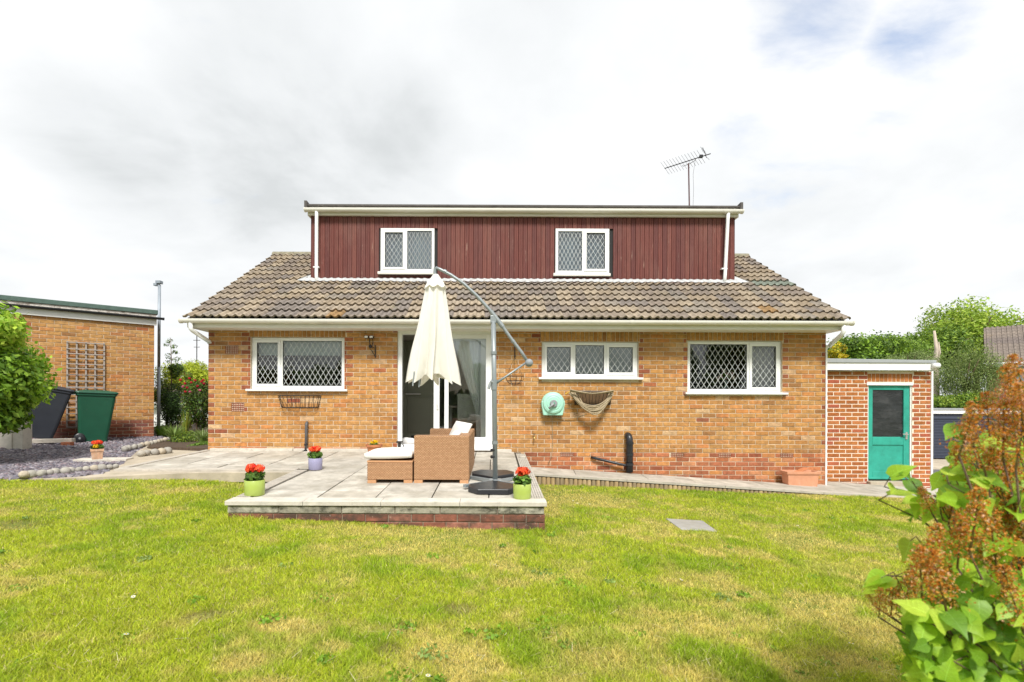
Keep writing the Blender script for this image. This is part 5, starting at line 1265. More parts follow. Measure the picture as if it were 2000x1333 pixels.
# coiled hose on the basket
def build_hose():
    r = random.Random(8); t = thing('garden_hose', 'khaki garden hose draped in loops over the right wire basket', 'hose', P(1155,785,DW-.2), world=True)
    for i in range(15):
        a = P(1112+i*.8+r.uniform(-1.5,1.5), 765+r.uniform(-3,2), DW-.12); b = P(1196-r.uniform(0,4), 766+r.uniform(-2,4), DW-.12); low = 794+i*.95+r.uniform(-3,2)
        pts = []; n = 18
        for k in range(n+1):
            f = k/n; x = a.x+(b.x-a.x)*f+.02*math.sin(i+f*5); z = a.z*(1-f)+b.z*f-(a.z-ZZ(low,DW))*(math.sin(PI*f)**.72); y = DW-.13-.11*math.sin(PI*f)-.006*(i % 3)+.01*math.sin(i*2+f*7); pts.append((x, y, z))
        mb = MB(); mb.tube(pts, .0115, 6); ob('hose_loop', mb, M['hose'], t, smooth=True)
    for i in range(4):
        a = P(1112,766-i,DW-.14); b = P(1196,767-i,DW-.15); pts = []
        for k in range(15):
            f = k/14; pts.append((a.x+(b.x-a.x)*f, DW-.215-.01*i, a.z+(b.z-a.z)*f+.035*math.sin(PI*2*f*.5)*(-1.0)*(.6+i*.2)+.03*abs(f-.5)))
        mb = MB(); mb.tube(pts, .0115, 6); ob('hose_loop', mb, M['hose'], t, smooth=True)
    pts = [P(1146,809,DW-.10),P(1130,814,DW-.05),P(1110,818,DW-.03),P(1090,817,DW-.03),P(1075,812,DW-.04)]; mb = MB(); mb.tube(pts, .007, 6); ob('hose_tail', mb, M['hose'], t, smooth=True)
build_hose()
def build_reel():
    c = P(1080, 788, DW-.10); t = thing('hose_reel', 'mint green wall-mounted hose reel below the three-light window', 'hose reel', P(1080,812,DW-.1), world=True)
    MX = Matrix.Rotation(PI/2, 4, 'X')   # axis along -y..y
    r_ = .192
    mb = MB(); mb.lathe([(0,.095),(r_*.55,.095),(r_*.62,.085),(r_*.70,.088),(r_*.86,.078),(r_*.92,.055),(r_,.035),(r_,-.09),(0,-.09)], c, 40, MX); ob('drum_cover', mb, M['mint'], t, smooth=False, bevel=.004)
    mb = MB(); b = P(1080, 812, DW-.1); mb.prism([(c.x-.20, -.0),(c.x+.20,-.0),(c.x+.175,.01),(c.x-.175,.01)], 0, .01) if 0 else None
    pts = [(c.x-.195,c.z-.02),(c.x-.165,ZZ(811,DW)),(c.x+.16,ZZ(811,DW)),(c.x+.195,c.z-.02),(c.x+.195,c.z+.04),(c.x-.195,c.z+.04)]
    n = 6; mb.v = [(x, DW-.15, z) for x, z in pts]+[(x, DW-.012, z) for x, z in pts]; mb.face(tuple(range(6))); mb.face(tuple(6+k for k in reversed(range(6))))
    for k in range(6): j = (k+1) % 6; mb.face((k, 6+k, 6+j, j))
    ob('base', mb, M['mint'], t, bevel=.012)
    mb = MB(); mb.lathe([(0,.135),(.055,.135),(.062,.12),(.062,.09)], c, 24, MX); ob('hub', mb, M['greyplastic'], t, bevel=.003)
    mb = MB(); mb.tube([(c.x,DW-.245,c.z),(c.x-.045,DW-.25,c.z-.04),(c.x-.085,DW-.25,c.z-.085)], [.022,.018,.016], 10); ob('crank', mb, M['greyplastic'], t, smooth=True)
    mb = MB(); mb.lathe([(0,.15),(.017,.15),(.017,.12)], c, 12, MX); ob('hub_cap', mb, mat('green_cap', (.02,.35,.16), .4, var=0), t)
    mb = MB(); mb.tube([P(1104,770,DW-.09), P(1108,767,DW-.09), P(1116,763,DW-.1)], .007, 6); ob('connector', mb, mat('yellow_connector', (.7,.45,.03), .4, var=0), t)
    mb = MB(); mb.tube([P(1080,812,DW-.05),P(1079,830,DW-.02),P(1080,870,DW-.02),P(1078,890,DW-.02),P(1071,906,DW-.04)], .0045, 6); ob('supply_hose', mb, M['hose'], t, smooth=True)
build_reel()
# hanging basket
def build_hb():
    t = thing('hanging_basket', 'empty black wire hanging basket beside the patio door', 'hanging basket', P(1005,752,DW-.2), world=True)
    mb = MB(); x = XX(1005,DW); mb.box(x-.008,x+.008,DW-.014,DW-.002,ZZ(700,DW),ZZ(674,DW)); mb.tube([(x,DW-.01,ZZ(696,DW)),(x,DW-.12,ZZ(694,DW)),(x,DW-.20,ZZ(699,DW))], .006, 6); ob('bracket', mb, M['iron'], t)
    c = P(1005, 735, DW-.20); r_ = .155; H_ = .15
    hk = Vector((c.x, DW-.20, ZZ(699,DW)))
    for k in range(3):
        a = 2*PI*k/3+.5; mb = MB(); mb.tube([hk, c+Vector((r_*math.cos(a), r_*math.sin(a), 0))], .0022, 4); ob('chain', mb, M['iron'], t)
    mb = MB()
    for (f, ) in ((1,),(.86,),(.62,),(.30,)):
        z = c.z-H_*math.sqrt(max(0, 1-f*f)); mb.tube([(c.x+r_*f*math.cos(a), c.y+r_*f*math.sin(a), z) for a in [2*PI*k/20 for k in range(21)]], .0034, 5, caps=False)
    ob('hoop', mb, M['iron'], t)
    mb = MB()
    for k in range(9):
        a = 2*PI*k/9; mb.tube([(c.x+r_*math.cos(q)*math.cos(a), c.y+r_*math.cos(q)*math.sin(a), c.z-H_*math.sin(q)) for q in [PI/2*i/6 for i in range(7)]], .003, 4)
    ob('rib', mb, M['iron'], t)
build_hb()
# tap
t = wallthing('garden_tap', 'small brass outside tap low on the wall right of the patio door', 'tap', 1043, 858); mb = MB(); c = P(1043, 852, DW); mb.tube([(c.x,DW-.0,c.z),(c.x,DW-.06,c.z),(c.x,DW-.085,c.z-.03),(c.x,DW-.085,c.z-.06)], .010, 8); ob('spout', mb, M['brass'], t, smooth=True); mb = MB(); mb.tube([(c.x,DW-.04,c.z),(c.x,DW-.04,c.z+.035)], .006, 6); mb.box(c.x-.025,c.x+.025,DW-.046,DW-.034,c.z+.033,c.z+.043); ob('handle', mb, M['iron'], t)
# waste pipes
t = wallthing('waste_pipe', 'thin grey vertical waste pipe rising from the patio under the kitchen window', 'pipe', 598, 890)
mb = MB(); mb.tube([P(598,887,DW-.07), P(598.5,833,DW-.07), P(599,829,DW-.06), P(600,827,DW-.02)], .024, 10); ob('pipe', mb, mat('grey_pvc_pipe', (.10,.10,.105), .5, var=.15), t, smooth=True); mb = MB(); mb.tube([P(598,872,DW-.07), P(598,869,DW-.07)], .032, 10); mb.tube([P(590,886,DW-.09), P(598,884,DW-.07)], .03, 10); mb.tube([P(598,888,DW-.07), P(598,880,DW-.07)], .034, 10); ob('joint', mb, M['black'], t)
t = wallthing('soil_pipe', 'thick black soil pipe with elbow and sloping branch below the right half of the wall', 'pipe', 1230, 918)
mb = MB(); zz = DW-.09; mb.tube([P(1230,922,zz), P(1230,862,zz), P(1229.5,856,zz+.005), P(1228,851,zz+.03), P(1226,850,DW-.0)], .057, 14); ob('pipe', mb, M['black'], t, smooth=True)
for py in (865, 887, 906): mb = MB(); mb.tube([P(1230,py+2.5,zz), P(1230,py-2.5,zz)], .066, 14); ob('collar', mb, M['black'], t)
mb = MB(); mb.tube([P(1156,893,DW-.01), P(1160,894,DW-.05), P(1220,908,DW-.09), P(1228,909,zz)], .023, 10); ob('branch', mb, M['black'], t, smooth=True)

# ================================================================== aerial on the roof
def build_aerial():
    D_ = 11.5; a = P(1346,405,D_); b = P(1343,318,D_); t = thing('television_aerial', 'rusty television aerial on a mast above the right of the dormer', 'aerial', P(1346,405,D_)+Vector((0,0,-.1)), world=True)
    mb = MB(); mb.tube([a+Vector((0,0,-.6)), b], .016, 8); ob('mast', mb, mat('rusty_mast', (.10,.045,.045), .6, var=.3, nscale=20), t)
    p0 = P(1297,328,D_+.4); p1 = P(1386,299,D_-.3); mb = MB(); mb.tube([p0, p1], .010, 6); boom = ob('boom', mb, M['iron'], t); d = (p1-p0).normalized(); side = d.cross(Vector((0,0,1))).normalized()
    for i in range(13):
        f = i/12.0*.80; p = p0.lerp(p1, f); v = (side*.16+Vector((-.03,0,.085))); mb = MB(); mb.tube([p-v, p+v], .0035, 4); mb.blob(p, .013, 6, 4); ob('element', mb, M['iron'], t)
    p = p0.lerp(p1, .80); mb = MB(); mb.box(p.x-.035,p.x+.035,p.y-.03,p.y+.03,p.z-.02,p.z+.035); ob('dipole_box', mb, M['black'], t)
    p = p0.lerp(p1, .90)
    for s_ in (.05,.09,.13,-.05): mb = MB(); q = p+Vector((-.05*s_/.1,0,s_)); mb.tube([q-side*.14, q+side*.14], .004, 4); ob('reflector', mb, M['iron'], t)
    mb = MB(); mb.tube([p+Vector((.02,0,-.06)), p+Vector((-.07,0,.17))], .006, 5); mb.tube([P(1331,322,D_),P(1332,324,D_),P(1345,319,D_),P(1356,312,D_),P(1357,309,D_)], .006, 5); ob('bracket', mb, M['iron'], t)
    mb = MB(); mb.tube([P(1356,311,D_), P(1352,340,D_), P(1353,370,D_), P(1352,405,D_)], .003, 4); ob('cable', mb, M['iron'], t)
build_aerial()

# ================================================================== FURNITURE
def rbox(mb, a, b, c, d, e, f): mb.box(a, b, c, d, e, f); return mb
SZ = z_patio(0, 5.93)
sofa = thing('rattan_sofa', 'two-seat tan woven rattan sofa seen end on, facing left', 'sofa', (-.61, 5.93, SZ))
xL, xR = -.315, .325; LEN = 1.60; H_ = .555; TH = .13
for nm, (a,b,c,d,e,f) in (('arm',(xL,xR,0,TH,.04,H_)),('arm',(xL,xR,LEN-TH,LEN,.04,H_)),('backrest',(xR-TH,xR,TH+.001,LEN-TH-.001,.04,H_-.002)),('seat_base',(xL+.01,xR-TH-.004,TH+.002,LEN-TH-.002,.05,.30))):
    ob(nm, MB().box(a,b,c,d,e,f), M['rattan'], sofa, bevel=.010)
for (x, y) in ((xL+.05,.04),(xR-.06,.04),(xL+.05,LEN-.05),(xR-.06,LEN-.05)):
    ob('leg', MB().box(x-.05,x+.05,y-.035,y+.04,-.004,.041), M['rattan_plain'], sofa, bevel=.004)
def cushion(mb, x0, x1, y0, y1, z0, z1, puff=.02, n=10, Mx=None):
    b0 = len(mb.v)
    for side in (0, 1):
        for j in range(n+1):
            for i in range(n+1):
                u = i/n; v = j/n; e = (math.sin(PI*u)**.45 if 0 < u < 1 else 0)*(math.sin(PI*v)**.45 if 0 < v < 1 else 0)
                x = x0+(x1-x0)*u; y = y0+(y1-y0)*v; zm = (z0+z1)/2; hh = (z1-z0)/2
                edge = .55+.45*e; z = zm+(hh*edge+puff*e*(.7+.3*math.sin(u*5+v*3)))*(1 if side else -1)
                p = Vector((x, y, z)); p = Mx @ p if Mx else p; mb.v.append(tuple(p))
        for j in range(n):
            for i in range(n):
                a = b0+side*(n+1)**2+j*(n+1)+i; q = (a, a+1, a+n+2, a+n+1); mb.face(q if side else q[::-1])
    N_ = (n+1)**2
    rim = [i for i in range(n)]+[n+(n+1)*j for j in range(n)]+[(n+1)*n+n-i for i in range(n)]+[(n+1)*(n-j) for j in range(n)]
    for k in range(len(rim)):
        a = b0+rim[k]; b = b0+rim[(k+1) % len(rim)]; mb.face((a, b, b+N_, a+N_))
    return mb
for k in range(2):
    m = MB(); y0 = TH+.01+k*(LEN-2*TH-.02)/2; cushion(m, xL+.0, xR-TH-.01, y0, y0+(LEN-2*TH-.02)/2-.01, .30, .41, .01); ob('seat_cushion', m, M['cushion'], sofa, smooth=True, bevel=0)
def pillow(label, loc, rot, sx, sy, sz):
    m = MB(); cushion(m, -sx/2, sx/2, -sy/2, sy/2, -.018, .018, sz, 12); o = ob('scatter_cushion', m, M['cushion'], loc=loc, rot=rot, smooth=True); return tag(o, label, 'cushion', 'cream cushions on the sofa')
pillow('cream scatter cushion leaning on the sofa back, nearer and flatter of the two', (-.53, 6.30, SZ+.485), (0, R(-46), R(14)), .30, .36, .045)
pillow('cream scatter cushion behind, its top corner rising above the sofa back', (-.46, 6.62, SZ+.53), (R(8), R(-60), R(30)), .34, .36, .055)
ott = thing('rattan_footstool', 'square tan woven rattan footstool with a cream seat pad', 'footstool', (-1.205, 5.93, SZ))
ob('base', MB().box(-.262,.262,0,.56,.04,.235), M['rattan'], ott, bevel=.008); ob('top_band', MB().box(-.265,.265,-.004,.564,.237,.262), M['rattan_plain'], ott, bevel=.006)
for (x, y) in ((-.21,.05),(.21,.05),(-.21,.51),(.21,.51)): ob('leg', MB().box(x-.05,x+.05,y-.045,y+.04,-.004,.041), M['rattan_plain'], ott, bevel=.004)
m = MB(); cushion(m, -.285, .262, -.02, .60, .272, .375, .012, 16); o = ob('seat_pad', m, M['cushion'], loc=(-1.205, 5.93, SZ), rot=(0,R(-1.2),0), smooth=True); tag(o, 'thick cream seat pad lying on the rattan footstool', 'cushion')

# parasol
def build_parasol():
    UD = 5.93; pz = z_patio(0, UD); t = thing('cantilever_parasol', 'closed cream cantilever parasol hanging from a curved grey arm over the patio', 'parasol', (XX(968,UD), UD, pz), world=True)
    mb = MB(); mb.tube([P(968,944,UD), P(965,748,UD), P(963,628,UD)], .029, 14); ob('pole', mb, M['greymetal'], t, smooth=True)
    for py in (690, 748, 865): px = 963+(py-628)/316*5; mb = MB(); mb.tube([P(px,py+ (14 if py == 748 else 3),UD), P(px,py-(6 if py == 748 else 3),UD)], .036, 14); ob('collar', mb, M['greymetal'], t)
    arm = [P(850,524,UD),P(858,527,UD),P(880,538,UD),P(905,555,UD),P(930,578,UD),P(955,605,UD),P(975,630,UD),P(998,662,UD),P(1018,688,UD),P(1031,708,UD)]
    mb = MB(); mb.tube(arm, [.019]*4+[.020]*3+[.019]*3, 12); ob('arm', mb, M['greymetal'], t, smooth=True)
    for (a, b, r_) in ((arm[6]-Vector((.10,0,-.125)), arm[6]+Vector((.04,0,-.055)), .027), (P(1000,665,UD),P(1003,669,UD),.024), (P(866,530,UD),P(870,532.5,UD),.024)): mb = MB(); mb.tube([a, b], r_, 12); ob('sleeve', mb, M['greymetal'], t)
    mb = MB(); mb.box(XX(957,UD), XX(969,UD), UD-.025, UD+.025, ZZ(632,UD), ZZ(617,UD)); ob('pivot', mb, M['greymetal'], t, bevel=.006)
    mb = MB(); mb.blob(P(1033,709,UD), (.047,.045,.047), 20, 12); ob('crank_housing', mb, mat('grey_housing', (.26,.28,.30), .55, var=.06), t, smooth=True)
    mb = MB(); mb.tube([P(1028,708,UD), P(985,738,UD), P(966,750,UD)], [.012,.012,.022], 10); ob('strut', mb, M['greymetal'], t, smooth=True)
    mb = MB(); mb.tube([P(958,748,UD-.02), P(954,760,UD-.03)], .016, 8); mb.tube([P(964,748,UD-.02), P(958,745,UD-.03)], .014, 8); ob('handle', mb, M['greyplastic'], t)
    for py in (880, 893): mb = MB(); mb.tube([P(966,py,UD-.02), P(960,py,UD-.05)], [.010,.020], 8); ob('clamp_knob', mb, M['black'], t)
    mb = MB(); mb.tube([P(849,523,UD), P(848,532,UD), P(849,541,UD)], .018, 12); mb.tube([P(849,541,UD), P(849,537,UD)], .027, 12); ob('hanger', mb, M['greymetal'], t, smooth=False)
    # canopy: hanging folds
    apx, ztop, zbot = P(850,539,UD).x, ZZ(539,UD), ZZ(742,UD); na, nr = 160, 30; folds = 9
    mb = MB(); rn = random.Random(6); ph = [rn.uniform(-.15,.15) for _ in range(folds)]; ln = [rn.uniform(-.02,.06) for _ in range(folds)]
    for r_ in range(nr+1):
        f = r_/nr
        for k in range(na):
            a = 2*PI*k/na; u = a/(2*PI)*folds; i = int(u) % folds; w_ = (u-int(u)); peak = abs(2*w_-1)   # 1 at fold edges (ribs), 0 between
            peak = peak**1.3
            Rr = (.078+.215*f**1.0) if f > .06 else .03+.75*f; amp = .15+.42*f
            rad = Rr*(1-amp*(1-peak)) 
            rib = i if w_ < .5 else (i+1) % folds
            rad *= 1+.10*math.sin(rib*2.3+1)*f
            tw = .38*f*math.sin(rib*1.7)+.10*math.sin(f*5+rib)
            z = ztop+(zbot-ztop)*f*(1+ (ln[rib]+.02)*peak*f - .045*(1-peak)*f)
            x = apx-.045*f+rad*math.cos(a+tw*(1-peak)*.6)*1.08; y = UD+rad*math.sin(a+tw*(1-peak)*.6)*.9
            x += .010*math.sin(f*9+a*3)*f; mb.v.append((x, y, z+.012*math.sin(a*11)*f))
    for r_ in range(nr):
        for k in range(na): a = r_*na+k; b = r_*na+(k+1) % na; mb.face((a, a+na, b+na, b))
    cn = ob('canopy', mb, M['canvas'], t, smooth=True)
    mb = MB(); na = 48
    for r_ in range(9):
        f = r_/8
        for k in range(na):
            a = 2*PI*k/na; sc_ = abs(math.cos(a*4+.4)); rad = .030+.105*f*(1-.12*(1-sc_)); mb.v.append((apx+rad*math.cos(a), UD+rad*.9*math.sin(a), ztop+.012-.155*f+.035*f*f*(sc_-.6)*-1))
    for r_ in range(8):
        for k in range(na): a = r_*na+k; b = r_*na+(k+1) % na; mb.face((a, a+na, b+na, b))
    ob('vent_cap', mb, M['canvas'], t, smooth=True)
    for (px, py) in ((806,752),(818,754)): mb = MB(); mb.tube([P(px+3,py-25,UD-.10), P(px,py+3,UD-.13)], .009, 6); ob('rib', mb, M['greymetal'], t)
    # cross base and weights
    mb = MB(); z = pz; x0 = XX(968,UD)
    for an in (45, 135): 
        Mx = Matrix.Translation((x0, UD, z+.028)) @ Matrix.Rotation(R(an+0), 4, 'Z'); mb.box(-.48,.48,-.022,.022,-.017,.017+(.002 if an > 90 else 0), Mx)
    mb.box(x0-.07,x0+.07,UD-.07,UD+.07,z+.046,z+.053); ob('cross_base', mb, M['greymetal'], t, bevel=.003)
    for sgn, nm in ((-1,'front'),(1,'rear')):
        pts = [(x0-.03, UD+sgn*.09),(x0+.23, UD+sgn*.33),(x0+.235, UD+sgn*.47),(x0+.14, UD+sgn*.60),(x0-.19, UD+sgn*.60),(x0-.29, UD+sgn*.47),(x0-.285, UD+sgn*.33)]
        m = MB(); pc = ccw(pts); m.prism(pc, lambda x, y: z_patio(x, y)+.002, lambda x, y: z_patio(x, y)+.062); o = ob('parasol_weight', m, M['black'], bevel=.010)
        tag(o, ('black plastic parasol weight slab in front of the pole, nearest the patio edge' if sgn < 0 else 'black plastic parasol weight slab behind the pole'), 'parasol weight', 'parasol base weights')
build_parasol()

# ================================================================== POTS
def flowers(t, c, r_, n, pal, size=.012, seed=1, squash=.8, names='flower_head', heads=3):
    rn = random.Random(seed)
    for h in range(heads):
        hc = Vector(c)+Vector((rn.uniform(-1,1)*r_*.55, rn.uniform(-1,1)*r_*.5, rn.uniform(-.3,.4)*r_*.5)) if heads > 1 else Vector(c)
        m = MB(); hr = r_*(.55 if heads > 1 else 1)
        for i in range(n//heads):
            v = Vector((rn.gauss(0,1), rn.gauss(0,1), rn.gauss(0,1))).normalized(); p = hc+Vector((v.x*hr, v.y*hr, v.z*hr*squash)); q = v.to_track_quat('Z','Y'); a0 = rn.random()*6; m.cur = rn.choice(pal)
            for k in range(5):
                a = a0+2*PI*k/5; d = q @ Vector((math.cos(a), math.sin(a), .25)); e = q @ Vector((math.cos(a+.6), math.sin(a+.6), .15)); m.quad(p, p+e*size*.8, p+d*size*1.25, p+(q @ Vector((math.cos(a-.6), math.sin(a-.6), .15)))*size*.8)
        ob(names, m, M['petal'], t)
RED = [(.88,.06,.02),(.92,.11,.03),(.72,.03,.02),(.92,.20,.06),(.90,.14,.05)]; YEL = [(.85,.62,.01),(.8,.5,.01)]
def potted(label, px, D_, zf, r_, h_, m, fl='red', seed=1, group='cylindrical glazed pots of red flowers', name='flower_pot'):
    x = XX(px, D_); z = zf(x, D_); t = thing(name, label, 'flower pot', (x, D_, z+.004), group=group)
    mb = MB(); mb.lathe([(0,0),(r_*.93,0),(r_*.97,.006),(r_,h_*.5),(r_,h_-.004),(r_-.004,h_),(r_-.012,h_-.003),(r_-.012,h_-.03)], n=36); ob('pot', mb, m, t, smooth=True)
    mb = MB(); mb.lathe([(0,h_-.022),(r_-.012,h_-.024)], n=16); ob('compost', mb, M['soil'], t)
    V, F, C = leaves(420, (0,0,h_+.04), (r_*.95,r_*.95,.055), .023, [(.10,.20,.03),(.14,.27,.04),(.06,.12,.02)], seed=seed, asp=.7, shell=.3); ob('foliage', np_mesh('foliage', V, F, C), M['leaf'], t)
    mb = MB(); 
    for k in range(5): a = k*1.3; mb.tube([(.01*math.cos(a),.01*math.sin(a),h_-.02),(.04*math.cos(a),.04*math.sin(a),h_+.11)], .003, 5)
    ob('stem', mb, M['bark'], t)
    flowers(t, (0,0,h_+.118), r_*.88, 190, RED, .016, seed, .62, heads=6)
    return t
potted('lime green pot of red flowers at the front left corner of the patio', 498, 5.27, z_patio, .099, .158, M['limepot'], seed=1)
potted('lime green pot of red flowers at the front right patio corner by the parasol base', 1020.5, 5.17, z_patio, .091, .150, M['limepot'], seed=2)
potted('lavender blue pot of red flowers on the patio left of the footstool', 616.5, 6.82, z_patio, .090, .155, M['lilacpot'], seed=3)
def square_pot():
    D_ = 7.05; x = XX(190.5, D_); t = thing('square_pot', 'square weathered terracotta pot with red and yellow flowers on the slate chippings', 'flower pot', (x, D_, ZZ(900,D_)), R(8)); z0 = ZZ(900,D_)
    r_ = .10; h_ = .165; mb = MB(); n = 0
    def ring(a, z): return [(-a,-a,z),(a,-a,z),(a,a,z),(-a,a,z)]
    for a, z in ((.082,0),(.095,.125),(.106,.126),(.108,h_),(.094,h_),(.09,h_-.03)): mb.v += ring(a, z)
    for i in range(5):
        for k in range(4): j = (k+1) % 4; mb.face((i*4+k, i*4+j, i*4+4+j, i*4+4+k))
    mb.face((20,21,22,23)); ob('pot', mb, M['terracotta_pale'], t, bevel=.004)
    V, F, C = leaves(500, (0,0,h_+.03), (.10,.09,.045), .020, [(.08,.17,.03),(.12,.24,.04),(.05,.10,.02)], seed=9, asp=.6, shell=.3); ob('foliage', np_mesh('foliage', V, F, C), M['leaf'], t)
    flowers(t, (.0,.03,h_+.10), .10, 190, RED, .016, 4, .45, heads=4); flowers(t, (-.02,-.07,h_+.045), .045, 50, YEL, .014, 5, .5, heads=1, names='yellow_flower_head')
square_pot()
bpy.data.objects['square_pot'].scale = (.70,.70,.85); bpy.data.objects['square_pot'].rotation_euler[2] = R(36)
def round_pot():
    D_ = 8.35; x = XX(731, D_); z = z_patio(x, D_); t = thing('terracotta_bowl', 'round terracotta pot with small yellow flowers against the wall by the door', 'flower pot', (x, D_, z+.003)); h_ = .155
    mb = MB(); mb.lathe([(0,0),(.088,0),(.115,h_-.04),(.132,h_-.038),(.137,h_),(.122,h_),(.118,h_-.03)], n=32); ob('pot', mb, M['terracotta'], t, smooth=False, bevel=0)
    mb = MB(); mb.lathe([(0,h_-.02),(.118,h_-.02)], n=16); ob('compost', mb, M['soil'], t)
    V, F, C = leaves(260, (0,0,h_+.0), (.075,.06,.03), .017, G_MID, seed=19, asp=.6, shell=.3); ob('foliage', np_mesh('foliage', V, F, C), M['leaf'], t)
    flowers(t, (0,0,h_+.035), .06, 70, YEL, .015, 6, .45, heads=3, names='yellow_flower_head')
round_pot()
def trough():
    D_ = 8.52; x = XX(1563, D_); z = z_path(x, D_)-.0; t = thing('terracotta_trough', 'empty rectangular terracotta trough against the foot of the wall', 'planter', (x, D_, z), R(0), group=None); z = 0
    mb = MB(); h_ = .235
    def ring(a, b, z): return [(-a,-b,z),(a,-b,z),(a,b,z),(-a,b,z)]
    for a, b, z_ in ((.235,.085,-.03),(.255,.10,h_-.05),(.275,.115,h_-.048),(.28,.12,h_),(.25,.095,h_),(.245,.09,.03)): mb.v += ring(a, b, z_)
    for i in range(5):
        for k in range(4): j = (k+1) % 4; mb.face((i*4+k, i*4+j, i*4+4+j, i*4+4+k))
    mb.face((20,21,22,23)); ob('trough', mb, M['terracotta_pale'] if 0 else mat('pale_orange_terracotta', (.60,.29,.17), .85, var=.12, nscale=9, stain=[((.66,.50,.40), 8, .55, .75, (1,1,1), .4)]), t, bevel=.006)
    mb = MB(); Mx = Matrix.Translation((.0,.0,h_-.0)) @ Matrix.Rotation(-.35, 4, 'Y') @ Matrix.Rotation(.2,4,'Z'); mb.box(-.13,.13,-.06,.06,-.01,.01,Mx); ob('loose_saucer', mb, M['terracotta'], t, bevel=.003)
trough()
# small boot-scraper cup and stones by the door
t = thing('door_ornament', 'small dark iron ornament with curved handle on the doorstep', 'ornament', (XX(783,8.5),8.5,z_patio(0,8.5)), world=True); D_ = 8.5
mb = MB(); mb.tube([P(779,873,D_),P(779,868,D_),P(786,868,D_),P(789,872,D_),P(789,880,D_)], .008, 6); mb.box(XX(775,D_),XX(786,D_),D_-.04,D_+.04,ZZ(866,D_),ZZ(863,D_)); mb.box(XX(778,D_),XX(783,D_),D_-.03,D_+.03,z_patio(0,D_),ZZ(866,D_)); ob('body', mb, M['iron'], t)
STN = STONES[2]; o = ob('stone', STN.copy(), None, loc=(XX(768,8.55),8.55,z_patio(0,8.55)+.05), scale=(.16,.12,.13)); tag(o, 'rounded buff stone on the patio between round pot and door', 'stone')
o = ob('stone', STONES[4].copy(), None, loc=(XX(1021,7.9),7.9,z_patio(0,7.9)+.02), scale=(.11,.09,.07)); tag(o, 'small stone on the right edge of the patio below the tap', 'stone')

# ================================================================== inside the house
D_ = 10.2
t = thing('kitchen_cabinet', 'dark sage kitchen units seen through the open patio door', 'kitchen units', (-1.6, D_, -.82), world=True)
ob('carcass', MB().box(-2.3, -1.18, D_, D_+.6, -.82, 1.2), M['cab'], t); 
for (a, b, c, d) in ((-1.72,-1.20,-.62,.08),(-1.72,-1.20,.12,1.15),(-2.28,-1.74,-.62,1.15)): ob('cabinet_door', MB().box(a, b, D_-.022, D_-.002, c, d), M['cab'], t, bevel=.004)
ob('plinth_vent', MB().box(-1.65,-1.28,D_-.012,D_-.001,-.76,-.68), M['black'], t)
ob('shelf_lip', MB().box(-1.75,-1.45,D_-.09,D_-.03,.13,.16), M['whiteceramic'], t)
ob('tall_unit', MB().box(-1.16,-1.04,D_+.1,D_+.7,-.82,1.2), mat('dark_unit', (.03,.03,.025), .5, var=0), t)
m = MB(); cushion(m, -.12,.12,-.08,.08,0,.12,.04); o = ob('laundry_bag', m, M['net'], loc=(XX(798,9.3),9.3,-.80), smooth=True); tag(o, 'white rumpled bag on the floor just inside the open door', 'bag')
def drape(x0, x1, z0, z1, y, n=60, amp=.02, fr=26):
    m = MB()
    for i in range(n):
        u0, u1 = i/n, (i+1)/n
        f = lambda u, z: (x0(z)+(x1(z)-x0(z))*u, y+amp*math.sin(u*fr), z)
        zz = np.linspace(z0, z1, 14)
        for k in range(13): m.quad(f(u0, zz[k]), f(u1, zz[k]), f(u1, zz[k+1]), f(u0, zz[k+1]))
    return m
def tie(x, dirn, w_top, zt, zb):
    tz = lambda z: (z-zb)/(zt-zb)
    a = lambda z: x+dirn*(.06*math.sin(tz(z)*PI)); b = lambda z: x+dirn*(.14+(w_top)*max(0, tz(z)-.28)**1.0/.72)
    return a, b
XA = XX(945, DW); a_, b_ = tie(XA, -1, .42, 1.1, -.7)
o = ob('net_curtain', drape(a_, b_, -.75, 1.12, DW+.15), M['net'], smooth=True); tag(o, 'white net curtain tied back behind the right patio door pane', 'curtain')
t = thing('dining_table', 'pale dining table just inside the patio door glass', 'table', (-.55,10.2,-.82), world=True); ob('table_top', MB().box(-.95,-.2,9.8,10.7,-.12,-.08), M['board'], t)
for (x, y) in ((-.9,9.85),(-.25,9.85),(-.9,10.65),(-.25,10.65)): ob('leg', MB().box(x-.03,x+.03,y-.03,y+.03,-.82,-.121), M['whiteceramic'], t)
t = thing('dining_chair', 'cream dining chair beside the table inside the patio door', 'chair', (-.45,9.5,-.82), world=True)
ob('seat', MB().box(-.66,-.26,9.3,9.7,-.40,-.35), M['curtain'], t, bevel=.01); ob('backrest', MB().box(-.66,-.26,9.26,9.3,-.345,.14), M['curtain'], t, bevel=.01)
for (x, y) in ((-.63,9.30),(-.29,9.30),(-.63,9.67),(-.29,9.67)): ob('leg', MB().box(x-.02,x+.02,y-.02,y+.02,-.82,-.401), M['board'], t)
